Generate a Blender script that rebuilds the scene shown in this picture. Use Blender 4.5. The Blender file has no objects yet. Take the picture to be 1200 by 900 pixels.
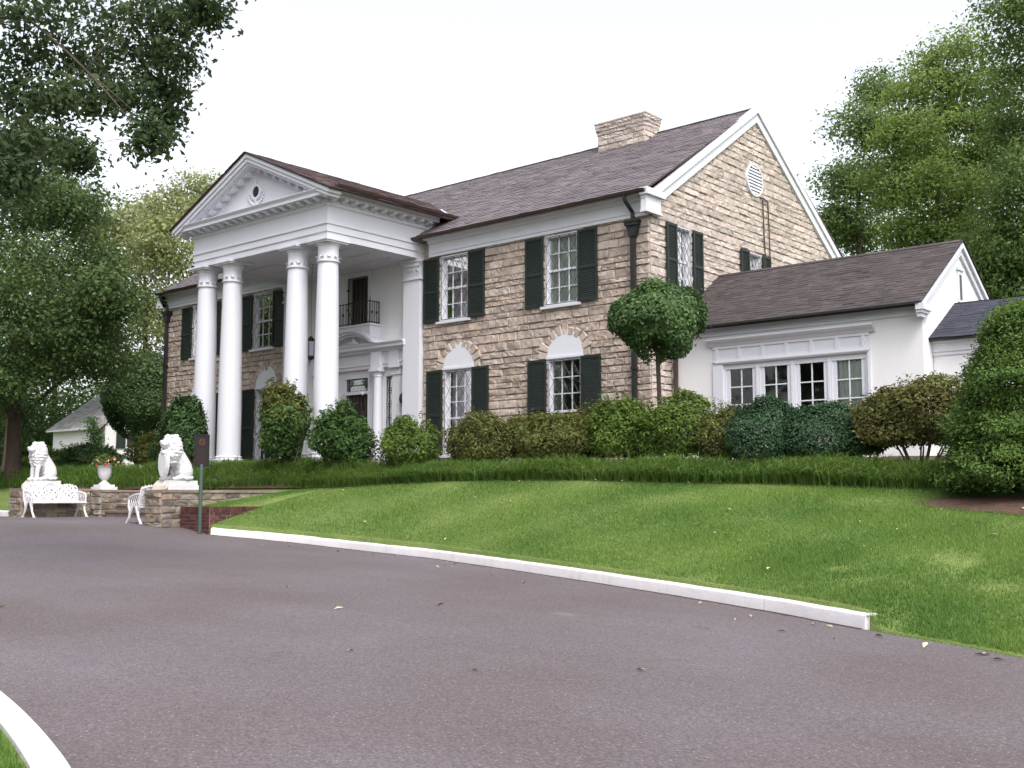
import bpy, bmesh, math, random
import numpy as np
from mathutils import Matrix, Vector

random.seed(7)
rng = np.random.default_rng(11)
scene = bpy.context.scene
C = scene.collection
R = math.radians

# ------------------------------------------------------------------ camera (eye of the viewer is the origin, metres)
F_PX, CX, CY = 1295.0, 600.0, 450.0
PITCH = math.atan(131 / F_PX)
_up = np.array([0, math.cos(PITCH), -math.sin(PITCH)])
_d1 = np.array([-914 - CX, -(581 - CY), -F_PX]); _d1 /= np.linalg.norm(_d1)
_d1 = _d1 - _up * np.dot(_d1, _up); _d1 /= np.linalg.norm(_d1)
RC = np.stack([-_d1, np.cross(_up, -_d1), _up])        # camera axes in the house's axes: x along the front, y into the house
FWD = RC @ np.array([0, 0, -1.0]); FWD_H = np.array([FWD[0], FWD[1], 0]); FWD_H /= np.linalg.norm(FWD_H)

def ray(px, py):
    return RC @ np.array([px - CX, -(py - CY), -F_PX])

def at(px, py, d):
    """point seen at a photo pixel, d metres ahead of the camera along the ground"""
    r = ray(px, py)
    return r * (d / np.dot(r, FWD_H))

cam = bpy.data.cameras.new('camera')
cam.sensor_width = 36.0
cam.lens = F_PX / 1200 * 36
cam.clip_end = 2000
camo = bpy.data.objects.new('camera', cam)
M4 = Matrix.Identity(4)
for i in range(3):
    for j in range(3):
        M4[i][j] = RC[i][j]
camo.matrix_world = M4
C.objects.link(camo)
scene.camera = camo

# ------------------------------------------------------------------ light
SUN_EL, SUN_AZ = R(52), math.atan2(-0.52, 0.85)          # azimuth of the sun as seen from the scene (x,y)
world = bpy.data.worlds.new('World'); scene.world = world
world.use_nodes = True
nt = world.node_tree
for n in list(nt.nodes): nt.nodes.remove(n)
wo = nt.nodes.new('ShaderNodeOutputWorld'); bg = nt.nodes.new('ShaderNodeBackground')
sky = nt.nodes.new('ShaderNodeTexSky'); sky.sky_type = 'NISHITA'; sky.sun_disc = False
sky.sun_elevation = SUN_EL
sky.sun_rotation = math.pi / 2 - SUN_AZ
sky.air_density = 1.0; sky.dust_density = 4.0; sky.ozone_density = 1.0
hs = nt.nodes.new('ShaderNodeHueSaturation'); hs.inputs['Saturation'].default_value = 0.28   # a milky overcast
nt.links.new(sky.outputs[0], hs.inputs['Color'])
nt.links.new(hs.outputs[0], bg.inputs['Color'])
bg.inputs['Strength'].default_value = 0.15
nt.links.new(bg.outputs[0], wo.inputs['Surface'])
sun = bpy.data.lights.new('sun', 'SUN'); sun.energy = 0.55; sun.angle = R(16); sun.color = (1.0, 0.96, 0.90)
suno = bpy.data.objects.new('sun', sun); C.objects.link(suno)
sd = Vector((math.cos(SUN_EL) * math.cos(SUN_AZ), math.cos(SUN_EL) * math.sin(SUN_AZ), math.sin(SUN_EL)))
suno.rotation_euler = sd.to_track_quat('Z', 'Y').to_euler()
suno.location = sd * 60
scene.view_settings.view_transform = 'Standard'
scene.view_settings.look = 'None'
scene.view_settings.exposure = 1.32
scene.view_settings.gamma = 1.0
scene.view_settings.use_curve_mapping = False

# ------------------------------------------------------------------ materials
def new_mat(name):
    m = bpy.data.materials.new(name); m.use_nodes = True
    t = m.node_tree
    b = t.nodes['Principled BSDF']
    return m, t, b

def mat(name, col, rough=0.7, var=0.18, scale=3.0, bump=0.0, bscale=40.0, island=0.0, hue=0.0, spec=0.3,
        dirt=None, dirt_scale=1.2, dirt_lo=0.55, metallic=0.0, stretch=(1, 1, 1), island_sat=0.0):
    m, t, b = new_mat(name)
    N = t.nodes.new; L = t.links.new
    tc = N('ShaderNodeTexCoord'); mp = N('ShaderNodeMapping'); mp.inputs['Scale'].default_value = stretch
    L(tc.outputs['Object'], mp.inputs[0])
    n1 = N('ShaderNodeTexNoise'); n1.inputs['Scale'].default_value = scale; n1.inputs['Detail'].default_value = 6; n1.inputs['Roughness'].default_value = .65
    L(mp.outputs[0], n1.inputs['Vector'])
    mr = N('ShaderNodeMapRange'); mr.inputs[1].default_value = .25; mr.inputs[2].default_value = .75
    mr.inputs[3].default_value = 1 - var; mr.inputs[4].default_value = 1 + var
    L(n1.outputs['Fac'], mr.inputs[0])
    hv = N('ShaderNodeHueSaturation'); hv.inputs['Color'].default_value = (*col, 1)
    last = mr.outputs[0]
    if island:
        g = N('ShaderNodeNewGeometry')
        mi = N('ShaderNodeMapRange'); mi.inputs[3].default_value = 1 - island; mi.inputs[4].default_value = 1 + island
        L(g.outputs['Random Per Island'], mi.inputs[0])
        mu = N('ShaderNodeMath'); mu.operation = 'MULTIPLY'
        L(mi.outputs[0], mu.inputs[0]); L(last, mu.inputs[1]); last = mu.outputs[0]
        wn = N('ShaderNodeTexWhiteNoise'); wn.noise_dimensions = '1D'; L(g.outputs['Random Per Island'], wn.inputs['W'])
        mh = N('ShaderNodeMapRange'); mh.inputs[3].default_value = .5 - hue; mh.inputs[4].default_value = .5 + hue
        L(wn.outputs['Value'], mh.inputs[0]); L(mh.outputs[0], hv.inputs['Hue'])
        if island_sat:
            ms = N('ShaderNodeMapRange'); ms.inputs[3].default_value = 1 - island_sat; ms.inputs[4].default_value = 1 + island_sat
            sep = N('ShaderNodeSeparateColor'); L(wn.outputs['Color'], sep.inputs[0]); L(sep.outputs[1], ms.inputs[0]); L(ms.outputs[0], hv.inputs['Saturation'])
    L(last, hv.inputs['Value'])
    out = hv.outputs[0]
    if dirt:
        n2 = N('ShaderNodeTexNoise'); n2.inputs['Scale'].default_value = dirt_scale; n2.inputs['Detail'].default_value = 8; n2.inputs['Roughness'].default_value = .7
        L(mp.outputs[0], n2.inputs['Vector'])
        rp = N('ShaderNodeMapRange'); rp.inputs[1].default_value = dirt_lo; rp.inputs[2].default_value = dirt_lo + .2; rp.inputs[4].default_value = .8
        L(n2.outputs['Fac'], rp.inputs[0])
        mx = N('ShaderNodeMix'); mx.data_type = 'RGBA'; L(rp.outputs[0], mx.inputs['Factor']); L(out, mx.inputs[6]); mx.inputs[7].default_value = (*dirt, 1)
        out = mx.outputs[2]
    L(out, b.inputs['Base Color'])
    b.inputs['Roughness'].default_value = rough
    b.inputs['Specular IOR Level'].default_value = spec
    b.inputs['Metallic'].default_value = metallic
    if bump:
        n3 = N('ShaderNodeTexNoise'); n3.inputs['Scale'].default_value = bscale; n3.inputs['Detail'].default_value = 5
        L(mp.outputs[0], n3.inputs['Vector'])
        bp = N('ShaderNodeBump'); bp.inputs['Strength'].default_value = bump; bp.inputs['Distance'].default_value = .02
        L(n3.outputs['Fac'], bp.inputs['Height']); L(bp.outputs[0], b.inputs['Normal'])
    return m

def leaf_mat(name, c1, c2, trans=0.3, rough=0.5, clump=0.35, cscale=0.5, spec=0.12):
    """leaf to leaf and clump to clump change of the leaf's own colour"""
    m, t, b = new_mat(name)
    N = t.nodes.new; L = t.links.new
    g = N('ShaderNodeNewGeometry'); tc = N('ShaderNodeTexCoord')
    no = N('ShaderNodeTexNoise'); no.inputs['Scale'].default_value = cscale; no.inputs['Detail'].default_value = 3
    L(tc.outputs['Object'], no.inputs['Vector'])
    mx = N('ShaderNodeMix'); mx.data_type = 'RGBA'; mx.inputs[6].default_value = (*c1, 1); mx.inputs[7].default_value = (*c2, 1)
    ma = N('ShaderNodeMapRange'); ma.inputs[1].default_value = .3; ma.inputs[2].default_value = .7
    L(no.outputs['Fac'], ma.inputs[0])
    ad = N('ShaderNodeMix'); ad.data_type = 'FLOAT'; ad.inputs['Factor'].default_value = 1 - clump - .15
    L(ma.outputs[0], ad.inputs[2]); L(g.outputs['Random Per Island'], ad.inputs[3])
    L(ad.outputs[0], mx.inputs['Factor'])
    wn = N('ShaderNodeTexWhiteNoise'); wn.noise_dimensions = '1D'; L(g.outputs['Random Per Island'], wn.inputs['W'])
    mv = N('ShaderNodeMapRange'); mv.inputs[3].default_value = .7; mv.inputs[4].default_value = 1.3
    L(wn.outputs['Value'], mv.inputs[0])
    hv = N('ShaderNodeHueSaturation'); L(mx.outputs[2], hv.inputs['Color']); L(mv.outputs[0], hv.inputs['Value'])
    L(hv.outputs[0], b.inputs['Base Color'])
    b.inputs['Roughness'].default_value = max(rough, .55); b.inputs['Specular IOR Level'].default_value = spec
    tr = N('ShaderNodeBsdfTranslucent'); hv2 = N('ShaderNodeHueSaturation'); hv2.inputs['Value'].default_value = 1.5; hv2.inputs['Hue'].default_value = .48
    L(hv.outputs[0], hv2.inputs['Color']); L(hv2.outputs[0], tr.inputs['Color'])
    ms = N('ShaderNodeMixShader'); ms.inputs[0].default_value = trans
    L(b.outputs[0], ms.inputs[1]); L(tr.outputs[0], ms.inputs[2])
    L(ms.outputs[0], t.nodes['Material Output'].inputs['Surface'])
    return m

def glass_mat():
    m, t, b = new_mat('window_glass')
    N = t.nodes.new; L = t.links.new
    t.nodes.remove(b)
    tr = N('ShaderNodeBsdfTransparent'); tr.inputs[0].default_value = (.86, .89, .88, 1)
    gl = N('ShaderNodeBsdfGlossy'); gl.inputs['Roughness'].default_value = .03
    no = N('ShaderNodeTexNoise'); no.inputs['Scale'].default_value = 2.5
    bp = N('ShaderNodeBump'); bp.inputs['Strength'].default_value = .06; L(no.outputs['Fac'], bp.inputs['Height']); L(bp.outputs[0], gl.inputs['Normal'])
    fr = N('ShaderNodeFresnel'); fr.inputs[0].default_value = 1.5
    ms = N('ShaderNodeMixShader'); L(fr.outputs[0], ms.inputs[0]); L(tr.outputs[0], ms.inputs[1]); L(gl.outputs[0], ms.inputs[2])
    L(ms.outputs[0], t.nodes['Material Output'].inputs['Surface'])
    return m

def asphalt_mat():
    m, t, b = new_mat('drive_asphalt')
    N = t.nodes.new; L = t.links.new
    tc = N('ShaderNodeTexCoord')
    big = N('ShaderNodeTexNoise'); big.inputs['Scale'].default_value = .35; big.inputs['Detail'].default_value = 5; L(tc.outputs['Object'], big.inputs['Vector'])
    fine = N('ShaderNodeTexNoise'); fine.inputs['Scale'].default_value = 60; fine.inputs['Detail'].default_value = 4; fine.inputs['Roughness'].default_value = .8; L(tc.outputs['Object'], fine.inputs['Vector'])
    r1 = N('ShaderNodeValToRGB'); r1.color_ramp.elements[0].position = .3; r1.color_ramp.elements[0].color = (.104, .084, .087, 1)
    r1.color_ramp.elements[1].position = .72; r1.color_ramp.elements[1].color = (.130, .114, .129, 1)
    L(big.outputs['Fac'], r1.inputs[0])
    vo = N('ShaderNodeTexVoronoi'); vo.inputs['Scale'].default_value = 75; L(tc.outputs['Object'], vo.inputs['Vector'])
    sep = N('ShaderNodeSeparateColor'); L(vo.outputs['Color'], sep.inputs[0])
    mr = N('ShaderNodeMapRange'); mr.inputs[1].default_value = .0; mr.inputs[2].default_value = 1.; mr.inputs[3].default_value = .68; mr.inputs[4].default_value = 1.32
    L(sep.outputs[0], mr.inputs[0])
    mr2 = N('ShaderNodeMapRange'); mr2.inputs[1].default_value = .3; mr2.inputs[2].default_value = .7; mr2.inputs[3].default_value = .8; mr2.inputs[4].default_value = 1.2
    L(fine.outputs['Fac'], mr2.inputs[0])
    mu = N('ShaderNodeMath'); mu.operation = 'MULTIPLY'; L(mr.outputs[0], mu.inputs[0]); L(mr2.outputs[0], mu.inputs[1])
    hv = N('ShaderNodeHueSaturation'); L(r1.outputs[0], hv.inputs['Color']); L(mu.outputs[0], hv.inputs['Value'])
    # pale chips of stone in the surface
    v2 = N('ShaderNodeTexVoronoi'); v2.inputs['Scale'].default_value = 38; L(tc.outputs['Object'], v2.inputs['Vector'])
    s2 = N('ShaderNodeSeparateColor'); L(v2.outputs['Color'], s2.inputs[0])
    gt = N('ShaderNodeMath'); gt.operation = 'GREATER_THAN'; gt.inputs[1].default_value = .90; L(s2.outputs[1], gt.inputs[0])
    lt = N('ShaderNodeMath'); lt.operation = 'LESS_THAN'; lt.inputs[1].default_value = .26; L(v2.outputs['Distance'], lt.inputs[0])
    an = N('ShaderNodeMath'); an.operation = 'MULTIPLY'; L(gt.outputs[0], an.inputs[0]); L(lt.outputs[0], an.inputs[1])
    mx = N('ShaderNodeMix'); mx.data_type = 'RGBA'; L(an.outputs[0], mx.inputs['Factor']); L(hv.outputs[0], mx.inputs[6]); mx.inputs[7].default_value = (.26, .235, .23, 1)
    # worn pale scuffs
    sc = N('ShaderNodeTexNoise'); sc.inputs['Scale'].default_value = 1.6; sc.inputs['Detail'].default_value = 4; sc.inputs['Distortion'].default_value = .6
    mps = N('ShaderNodeMapping'); mps.inputs['Scale'].default_value = (.45, 1.3, 1); mps.inputs['Rotation'].default_value = (0, 0, .4); L(tc.outputs['Object'], mps.inputs[0]); L(mps.outputs[0], sc.inputs['Vector'])
    ms = N('ShaderNodeMapRange'); ms.inputs[1].default_value = .73; ms.inputs[2].default_value = .80; ms.inputs[4].default_value = .4; L(sc.outputs['Fac'], ms.inputs[0])
    mx2 = N('ShaderNodeMix'); mx2.data_type = 'RGBA'; L(ms.outputs[0], mx2.inputs['Factor']); L(mx.outputs[2], mx2.inputs[6]); mx2.inputs[7].default_value = (.2, .185, .19, 1)
    ck = N('ShaderNodeTexVoronoi'); ck.feature = 'DISTANCE_TO_EDGE'; ck.inputs['Scale'].default_value = .28
    wz = N('ShaderNodeTexNoise'); wz.inputs['Scale'].default_value = 1.8; wz.inputs['Detail'].default_value = 5; L(tc.outputs['Object'], wz.inputs['Vector'])
    wv = N('ShaderNodeVectorMath'); wv.operation = 'SCALE'; wv.inputs['Scale'].default_value = .9; L(wz.outputs['Color'], wv.inputs[0])
    wa = N('ShaderNodeVectorMath'); L(tc.outputs['Object'], wa.inputs[0]); L(wv.outputs[0], wa.inputs[1]); L(wa.outputs[0], ck.inputs['Vector'])
    cm = N('ShaderNodeMapRange'); cm.inputs[1].default_value = .0; cm.inputs[2].default_value = .0035; cm.inputs[3].default_value = .55; cm.inputs[4].default_value = 0; L(ck.outputs['Distance'], cm.inputs[0])
    cg = N('ShaderNodeMapRange'); cg.inputs[1].default_value = .5; cg.inputs[2].default_value = .62; L(big.outputs['Fac'], cg.inputs[0])
    cmu = N('ShaderNodeMath'); cmu.operation = 'MULTIPLY'; L(cm.outputs[0], cmu.inputs[0]); L(cg.outputs[0], cmu.inputs[1])
    mx3 = N('ShaderNodeMix'); mx3.data_type = 'RGBA'; L(cmu.outputs[0], mx3.inputs['Factor']); L(mx2.outputs[2], mx3.inputs[6]); mx3.inputs[7].default_value = (.05, .042, .042, 1)
    tk = N('ShaderNodeTexNoise'); tk.inputs['Scale'].default_value = .8; tk.inputs['Detail'].default_value = 3; mpt = N('ShaderNodeMapping'); mpt.inputs['Scale'].default_value = (.12, 1.1, 1); L(tc.outputs['Object'], mpt.inputs[0]); L(mpt.outputs[0], tk.inputs['Vector'])
    tm = N('ShaderNodeMapRange'); tm.inputs[1].default_value = .3; tm.inputs[2].default_value = .7; tm.inputs[3].default_value = .95; tm.inputs[4].default_value = 1.05; L(tk.outputs['Fac'], tm.inputs[0])
    hv3 = N('ShaderNodeHueSaturation'); L(tm.outputs[0], hv3.inputs['Value']); L(mx3.outputs[2], hv3.inputs['Color'])
    L(hv3.outputs[0], b.inputs['Base Color'])
    b.inputs['Roughness'].default_value = .82; b.inputs['Specular IOR Level'].default_value = .3
    bp = N('ShaderNodeBump'); bp.inputs['Strength'].default_value = .5; bp.inputs['Distance'].default_value = .006
    L(mu.outputs[0], bp.inputs['Height']); L(bp.outputs[0], b.inputs['Normal'])
    return m

def lawn_mat():
    m, t, b = new_mat('lawn_grass')
    N = t.nodes.new; L = t.links.new
    tc = N('ShaderNodeTexCoord')
    a = N('ShaderNodeTexNoise'); a.inputs['Scale'].default_value = .9; a.inputs['Detail'].default_value = 6; a.inputs['Roughness'].default_value = .65; L(tc.outputs['Object'], a.inputs['Vector'])
    r = N('ShaderNodeValToRGB'); e = r.color_ramp.elements
    e[0].position = .3; e[0].color = (.10, .155, .042, 1); e[1].position = .7; e[1].color = (.175, .22, .07, 1)
    L(a.outputs['Fac'], r.inputs[0])
    f = N('ShaderNodeTexNoise'); f.inputs['Scale'].default_value = 45; f.inputs['Detail'].default_value = 4; L(tc.outputs['Object'], f.inputs['Vector'])
    mr = N('ShaderNodeMapRange'); mr.inputs[1].default_value = .3; mr.inputs[2].default_value = .7; mr.inputs[3].default_value = .55; mr.inputs[4].default_value = 1.25; L(f.outputs['Fac'], mr.inputs[0])
    hv = N('ShaderNodeHueSaturation'); L(r.outputs[0], hv.inputs['Color']); L(mr.outputs[0], hv.inputs['Value'])
    L(hv.outputs[0], b.inputs['Base Color']); b.inputs['Roughness'].default_value = .9; b.inputs['Specular IOR Level'].default_value = .1
    bp = N('ShaderNodeBump'); bp.inputs['Strength'].default_value = .6; bp.inputs['Distance'].default_value = .03; L(f.outputs['Fac'], bp.inputs['Height']); L(bp.outputs[0], b.inputs['Normal'])
    return m

MT = {}
MT['white'] = mat('white_paint', (.575, .58, .635), .45, .03, 1.5, .05, 25, spec=.4, dirt=(.53, .52, .51), dirt_scale=3.0, dirt_lo=.58, stretch=(1, 1, .12))
MT['white_shade'] = MT['white']
MT['stucco'] = mat('white_stucco', (.66, .65, .67), .75, .03, 2.0, .15, 60, dirt=(.56, .545, .54), dirt_scale=1.6, dirt_lo=.57, stretch=(1, 1, .22))
MT['stone'] = mat('tan_ashlar', (.385, .318, .278), .88, .30, 5.0, .5, 26, island=.17, hue=.006, island_sat=.15, dirt=(.24, .17, .135), dirt_scale=3.2, dirt_lo=.63)
MT['stone_side'] = mat('lit_pinkish_ashlar', (.455, .39, .355), .88, .28, 5.0, .5, 26, island=.14, hue=.006, island_sat=.15, dirt=(.27, .19, .16), dirt_scale=3.4, dirt_lo=.63)  # the front's stone again, its colour lightened for the brighter-lit gable
MT['mortar'] = mat('stone_mortar', (.32, .26, .215), .95, .2, 6, .3, 40)
MT['fieldstone'] = mat('grey_garden_stone', (.24, .20, .165), .9, .3, 5, .5, 25, island=.4, hue=.02, island_sat=.35, dirt=(.09, .085, .06), dirt_scale=2.6, dirt_lo=.56)
MT['coping'] = mat('stone_coping', (.21, .165, .14), .9, .3, 4, .4, 25, island=.2, hue=.01)
MT['brick'] = mat('dark_red_brick', (.085, .032, .03), .85, .25, 8, .3, 50, island=.35, hue=.012)
MT['brick_mortar'] = mat('pale_brick_mortar', (.30, .25, .23), .95, .25, 8)
MT['slate'] = mat('purple_slate', (.122, .102, .112), .62, .3, .9, .3, 22, island=.18, hue=.015, island_sat=.3, spec=.4, dirt=(.18, .155, .165), dirt_scale=.6, dirt_lo=.55)
MT['slate_porch'] = mat('reddish_slate', (.105, .073, .076), .65, .3, .9, .3, 22, island=.25, hue=.02, island_sat=.3, spec=.35)
MT['shingle'] = mat('brown_shingle', (.056, .045, .046), .8, .3, 1.2, .3, 30, island=.24, hue=.01, island_sat=.2, dirt=(.135, .10, .095), dirt_scale=.8, dirt_lo=.6)
MT['shingle_blue'] = mat('blue_black_shingle', (.035, .036, .052), .8, .25, 2, .3, 30, island=.25)
MT['shingle_grey'] = mat('grey_shingle', (.26, .25, .25), .8, .2, 2, .3, 30, island=.2)
MT['copper'] = mat('brown_copper', (.058, .034, .028), .5, .35, 3, .1, 30, spec=.4)
MT['iron'] = mat('black_iron', (.018, .018, .019), .5, .2, 5, spec=.4)
MT['shutter'] = mat('dark_green_shutter', (.014, .021, .018), .5, .2, 4, .05, 30, spec=.4)
MT['door'] = mat('dark_brown_door', (.035, .018, .014), .45, .3, 6, spec=.4)
MT['curtain'] = mat('pale_curtain', (.80, .79, .76), .9, .1, 3)
MT['drape'] = mat('green_drape', (.30, .33, .27), .9, .2, 3)
MT['room'] = mat('dark_room', (.03, .026, .022), .9, .2, 3)
MT['redstuff'] = mat('red_flowers_inside', (.35, .09, .06), .7, .4, 9)
MT['glass'] = glass_mat()
MT['asphalt'] = asphalt_mat()
MT['lawn'] = lawn_mat()
MT['mulch'] = mat('brown_mulch', (.085, .05, .036), .95, .5, 12, .9, 60)
MT['bark'] = mat('grey_brown_bark', (.06, .045, .036), .95, .4, 4, .9, 14, stretch=(1, 1, .25))
MT['twig'] = mat('shrub_stem', (.10, .075, .055), .9, .3, 10)
MT['kerb'] = mat('white_kerb_paint', (.62, .59, .61), .7, .08, 4, .3, 40, dirt=(.30, .27, .26), dirt_scale=5.0, dirt_lo=.60)
MT['statue'] = mat('white_statue_paint', (.60, .595, .62), .4, .05, 6, .05, 40, spec=.45)
MT['statue_stone'] = mat('tan_plinth_face', (.56, .50, .45), .7, .15, 6)  # tan tone for the rough front end of the plinth
MT['bench'] = mat('white_cast_iron', (.62, .61, .64), .45, .05, 6, spec=.4)
MT['post'] = mat('green_post', (.045, .075, .062), .55, .15, 6)
MT['sign'] = mat('dark_sign', (.009, .006, .008), .5, .2, 6)
MT['sign_orange'] = mat('orange_emblem', (.075, .022, .012), .6, .4, 20)
MT['concrete'] = mat('step_stone', (.17, .135, .12), .9, .25, 4, .4, 30)
MT['lamp'] = mat('dark_lamp_metal', (.05, .06, .06), .4, .2, 5, metallic=.5)
MT['frost'] = mat('lantern_glass', (.25, .27, .35), .2, .1, 5)
MT['flower_red'] = mat('red_petals', (.55, .05, .025), .6, .2, 9, island=.3, hue=.02)
MT['flower_pale'] = mat('pale_petals', (.7, .55, .45), .6, .2, 9, island=.2)
MT['deadleaf'] = mat('dry_leaf', (.50, .42, .27), .8, .3, 9, island=.4, hue=.03)
MT['liriope'] = leaf_mat('border_blades', (.056, .122, .024), (.14, .228, .052), .3, .4, .3, .8)
MT['blade'] = leaf_mat('lawn_blades', (.07, .155, .034), (.17, .262, .062), .35, .7, .6, .5, spec=.08)
LEAF = {
    'oak': leaf_mat('oak_leaf', (.044, .082, .030), (.105, .155, .052), .3, .5, .4, .35),
    'bough': leaf_mat('bough_leaf', (.035, .06, .028), (.085, .12, .05), .38, .45, .3, .6),
    'far': leaf_mat('far_leaf', (.17, .205, .09), (.29, .32, .14), .35, .6, .4, .25),  # leaf colour paled to carry the glare over the distant crowns
    'mid': leaf_mat('mid_leaf', (.07, .125, .045), (.15, .215, .07), .35, .5, .4, .3),
    'right': leaf_mat('right_leaf', (.085, .145, .038), (.20, .275, .075), .35, .5, .4, .3),
    'rightdark': leaf_mat('right_dark_leaf', (.06, .115, .04), (.15, .215, .065), .32, .5, .4, .4),
    'understory': leaf_mat('understory_leaf', (0.030, 0.068, 0.024), (0.075, 0.128, 0.039), .25, .6, .4, .4),
    'azalea': leaf_mat('azalea_leaf', (.075, .085, .026), (.145, .16, .045), .25, .5, .35, 2.0),
    'azalea_green': leaf_mat('bright_shrub_leaf', (0.055, 0.098, 0.021), (0.130, 0.195, 0.039), .25, .45, .35, 2.0),
    'bronze': leaf_mat('bronze_leaf', (.085, .066, .028), (.13, .15, .042), .25, .5, .4, 1.6),
    'juniper': leaf_mat('juniper_leaf', (.030, .066, .032), (.060, .110, .055), .15, .6, .3, 2.5),
    'nandina': leaf_mat('nandina_leaf', (0.031, 0.077, 0.028), (0.084, 0.147, 0.036), .3, .4, .3, 2.0),
    'nandina_tip': leaf_mat('nandina_tip_leaf', (0.099, 0.127, 0.033), (0.187, 0.171, 0.050), .3, .5, .3, 2.0),
    'yew': leaf_mat('conifer_leaf', (.026, .065, .016), (.125, .20, .045), .2, .5, .45, 1.8),
    'holly': leaf_mat('holly_leaf', (.030, .074, .022), (.085, .148, .042), .2, .45, .3, 2.0, spec=.3),
    'hedge': leaf_mat('dark_hedge_leaf', (.032, .07, .026), (.075, .13, .045), .15, .5, .3, 1.2),
    'pot': leaf_mat('pot_leaf', (0.048, 0.090, 0.024), (0.108, 0.144, 0.042), .25, .5, .3, 3.0),
}

_t = MT['kerb'].node_tree; _b = _t.nodes['Principled BSDF']; _src = _b.inputs['Base Color'].links[0].from_socket
_tc = _t.nodes.new('ShaderNodeTexCoord'); _sx = _t.nodes.new('ShaderNodeSeparateXYZ'); _t.links.new(_tc.outputs['Object'], _sx.inputs[0])
_m = _t.nodes.new('ShaderNodeMath'); _m.operation = 'PINGPONG'; _m.inputs[1].default_value = 1.52; _t.links.new(_sx.outputs[0], _m.inputs[0])
_l = _t.nodes.new('ShaderNodeMath'); _l.operation = 'LESS_THAN'; _l.inputs[1].default_value = .0035; _t.links.new(_m.outputs[0], _l.inputs[0])
_x = _t.nodes.new('ShaderNodeMix'); _x.data_type = 'RGBA'; _t.links.new(_l.outputs[0], _x.inputs['Factor']); _t.links.new(_src, _x.inputs[6]); _x.inputs[7].default_value = (.34, .31, .30, 1); _t.links.new(_x.outputs[2], _b.inputs['Base Color'])

# ------------------------------------------------------------------ objects, things and parts
ORIGIN = {}
def thing(name, label, cat, loc, group=None):
    o = bpy.data.objects.new(name, None); C.objects.link(o)
    o.empty_display_size = .3
    o.location = loc; ORIGIN[o.name] = np.array(loc, float)
    o['label'] = label; o['category'] = cat
    if group: o['group'] = group
    return o

def mesh_obj(name, verts, faces, m, parent=None, smooth=None, mats=None, fm=None):
    off = ORIGIN[root_of(parent)] if parent is not None else np.zeros(3)
    me = bpy.data.meshes.new(name)
    V = np.asarray(verts, dtype=float) - off
    me.from_pydata(V.tolist(), [], faces)
    for k in (mats or [m]): me.materials.append(k)
    if fm is not None: me.polygons.foreach_set('material_index', np.asarray(fm, dtype=np.int32))
    if smooth is not None:
        me.polygons.foreach_set('use_smooth', np.ones(len(me.polygons), dtype=bool))
        me.set_sharp_from_angle(angle=R(smooth))
    me.update()
    o = bpy.data.objects.new(name, me); C.objects.link(o)
    if parent is not None: o.parent = parent
    return o

def root_of(o):
    while o.parent is not None: o = o.parent
    return o.name

def struct(o, kind='structure'):
    o['kind'] = kind
    return o

def tag(o, label, cat, group=None):
    o['label'] = label; o['category'] = cat
    if group: o['group'] = group
    return o

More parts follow.
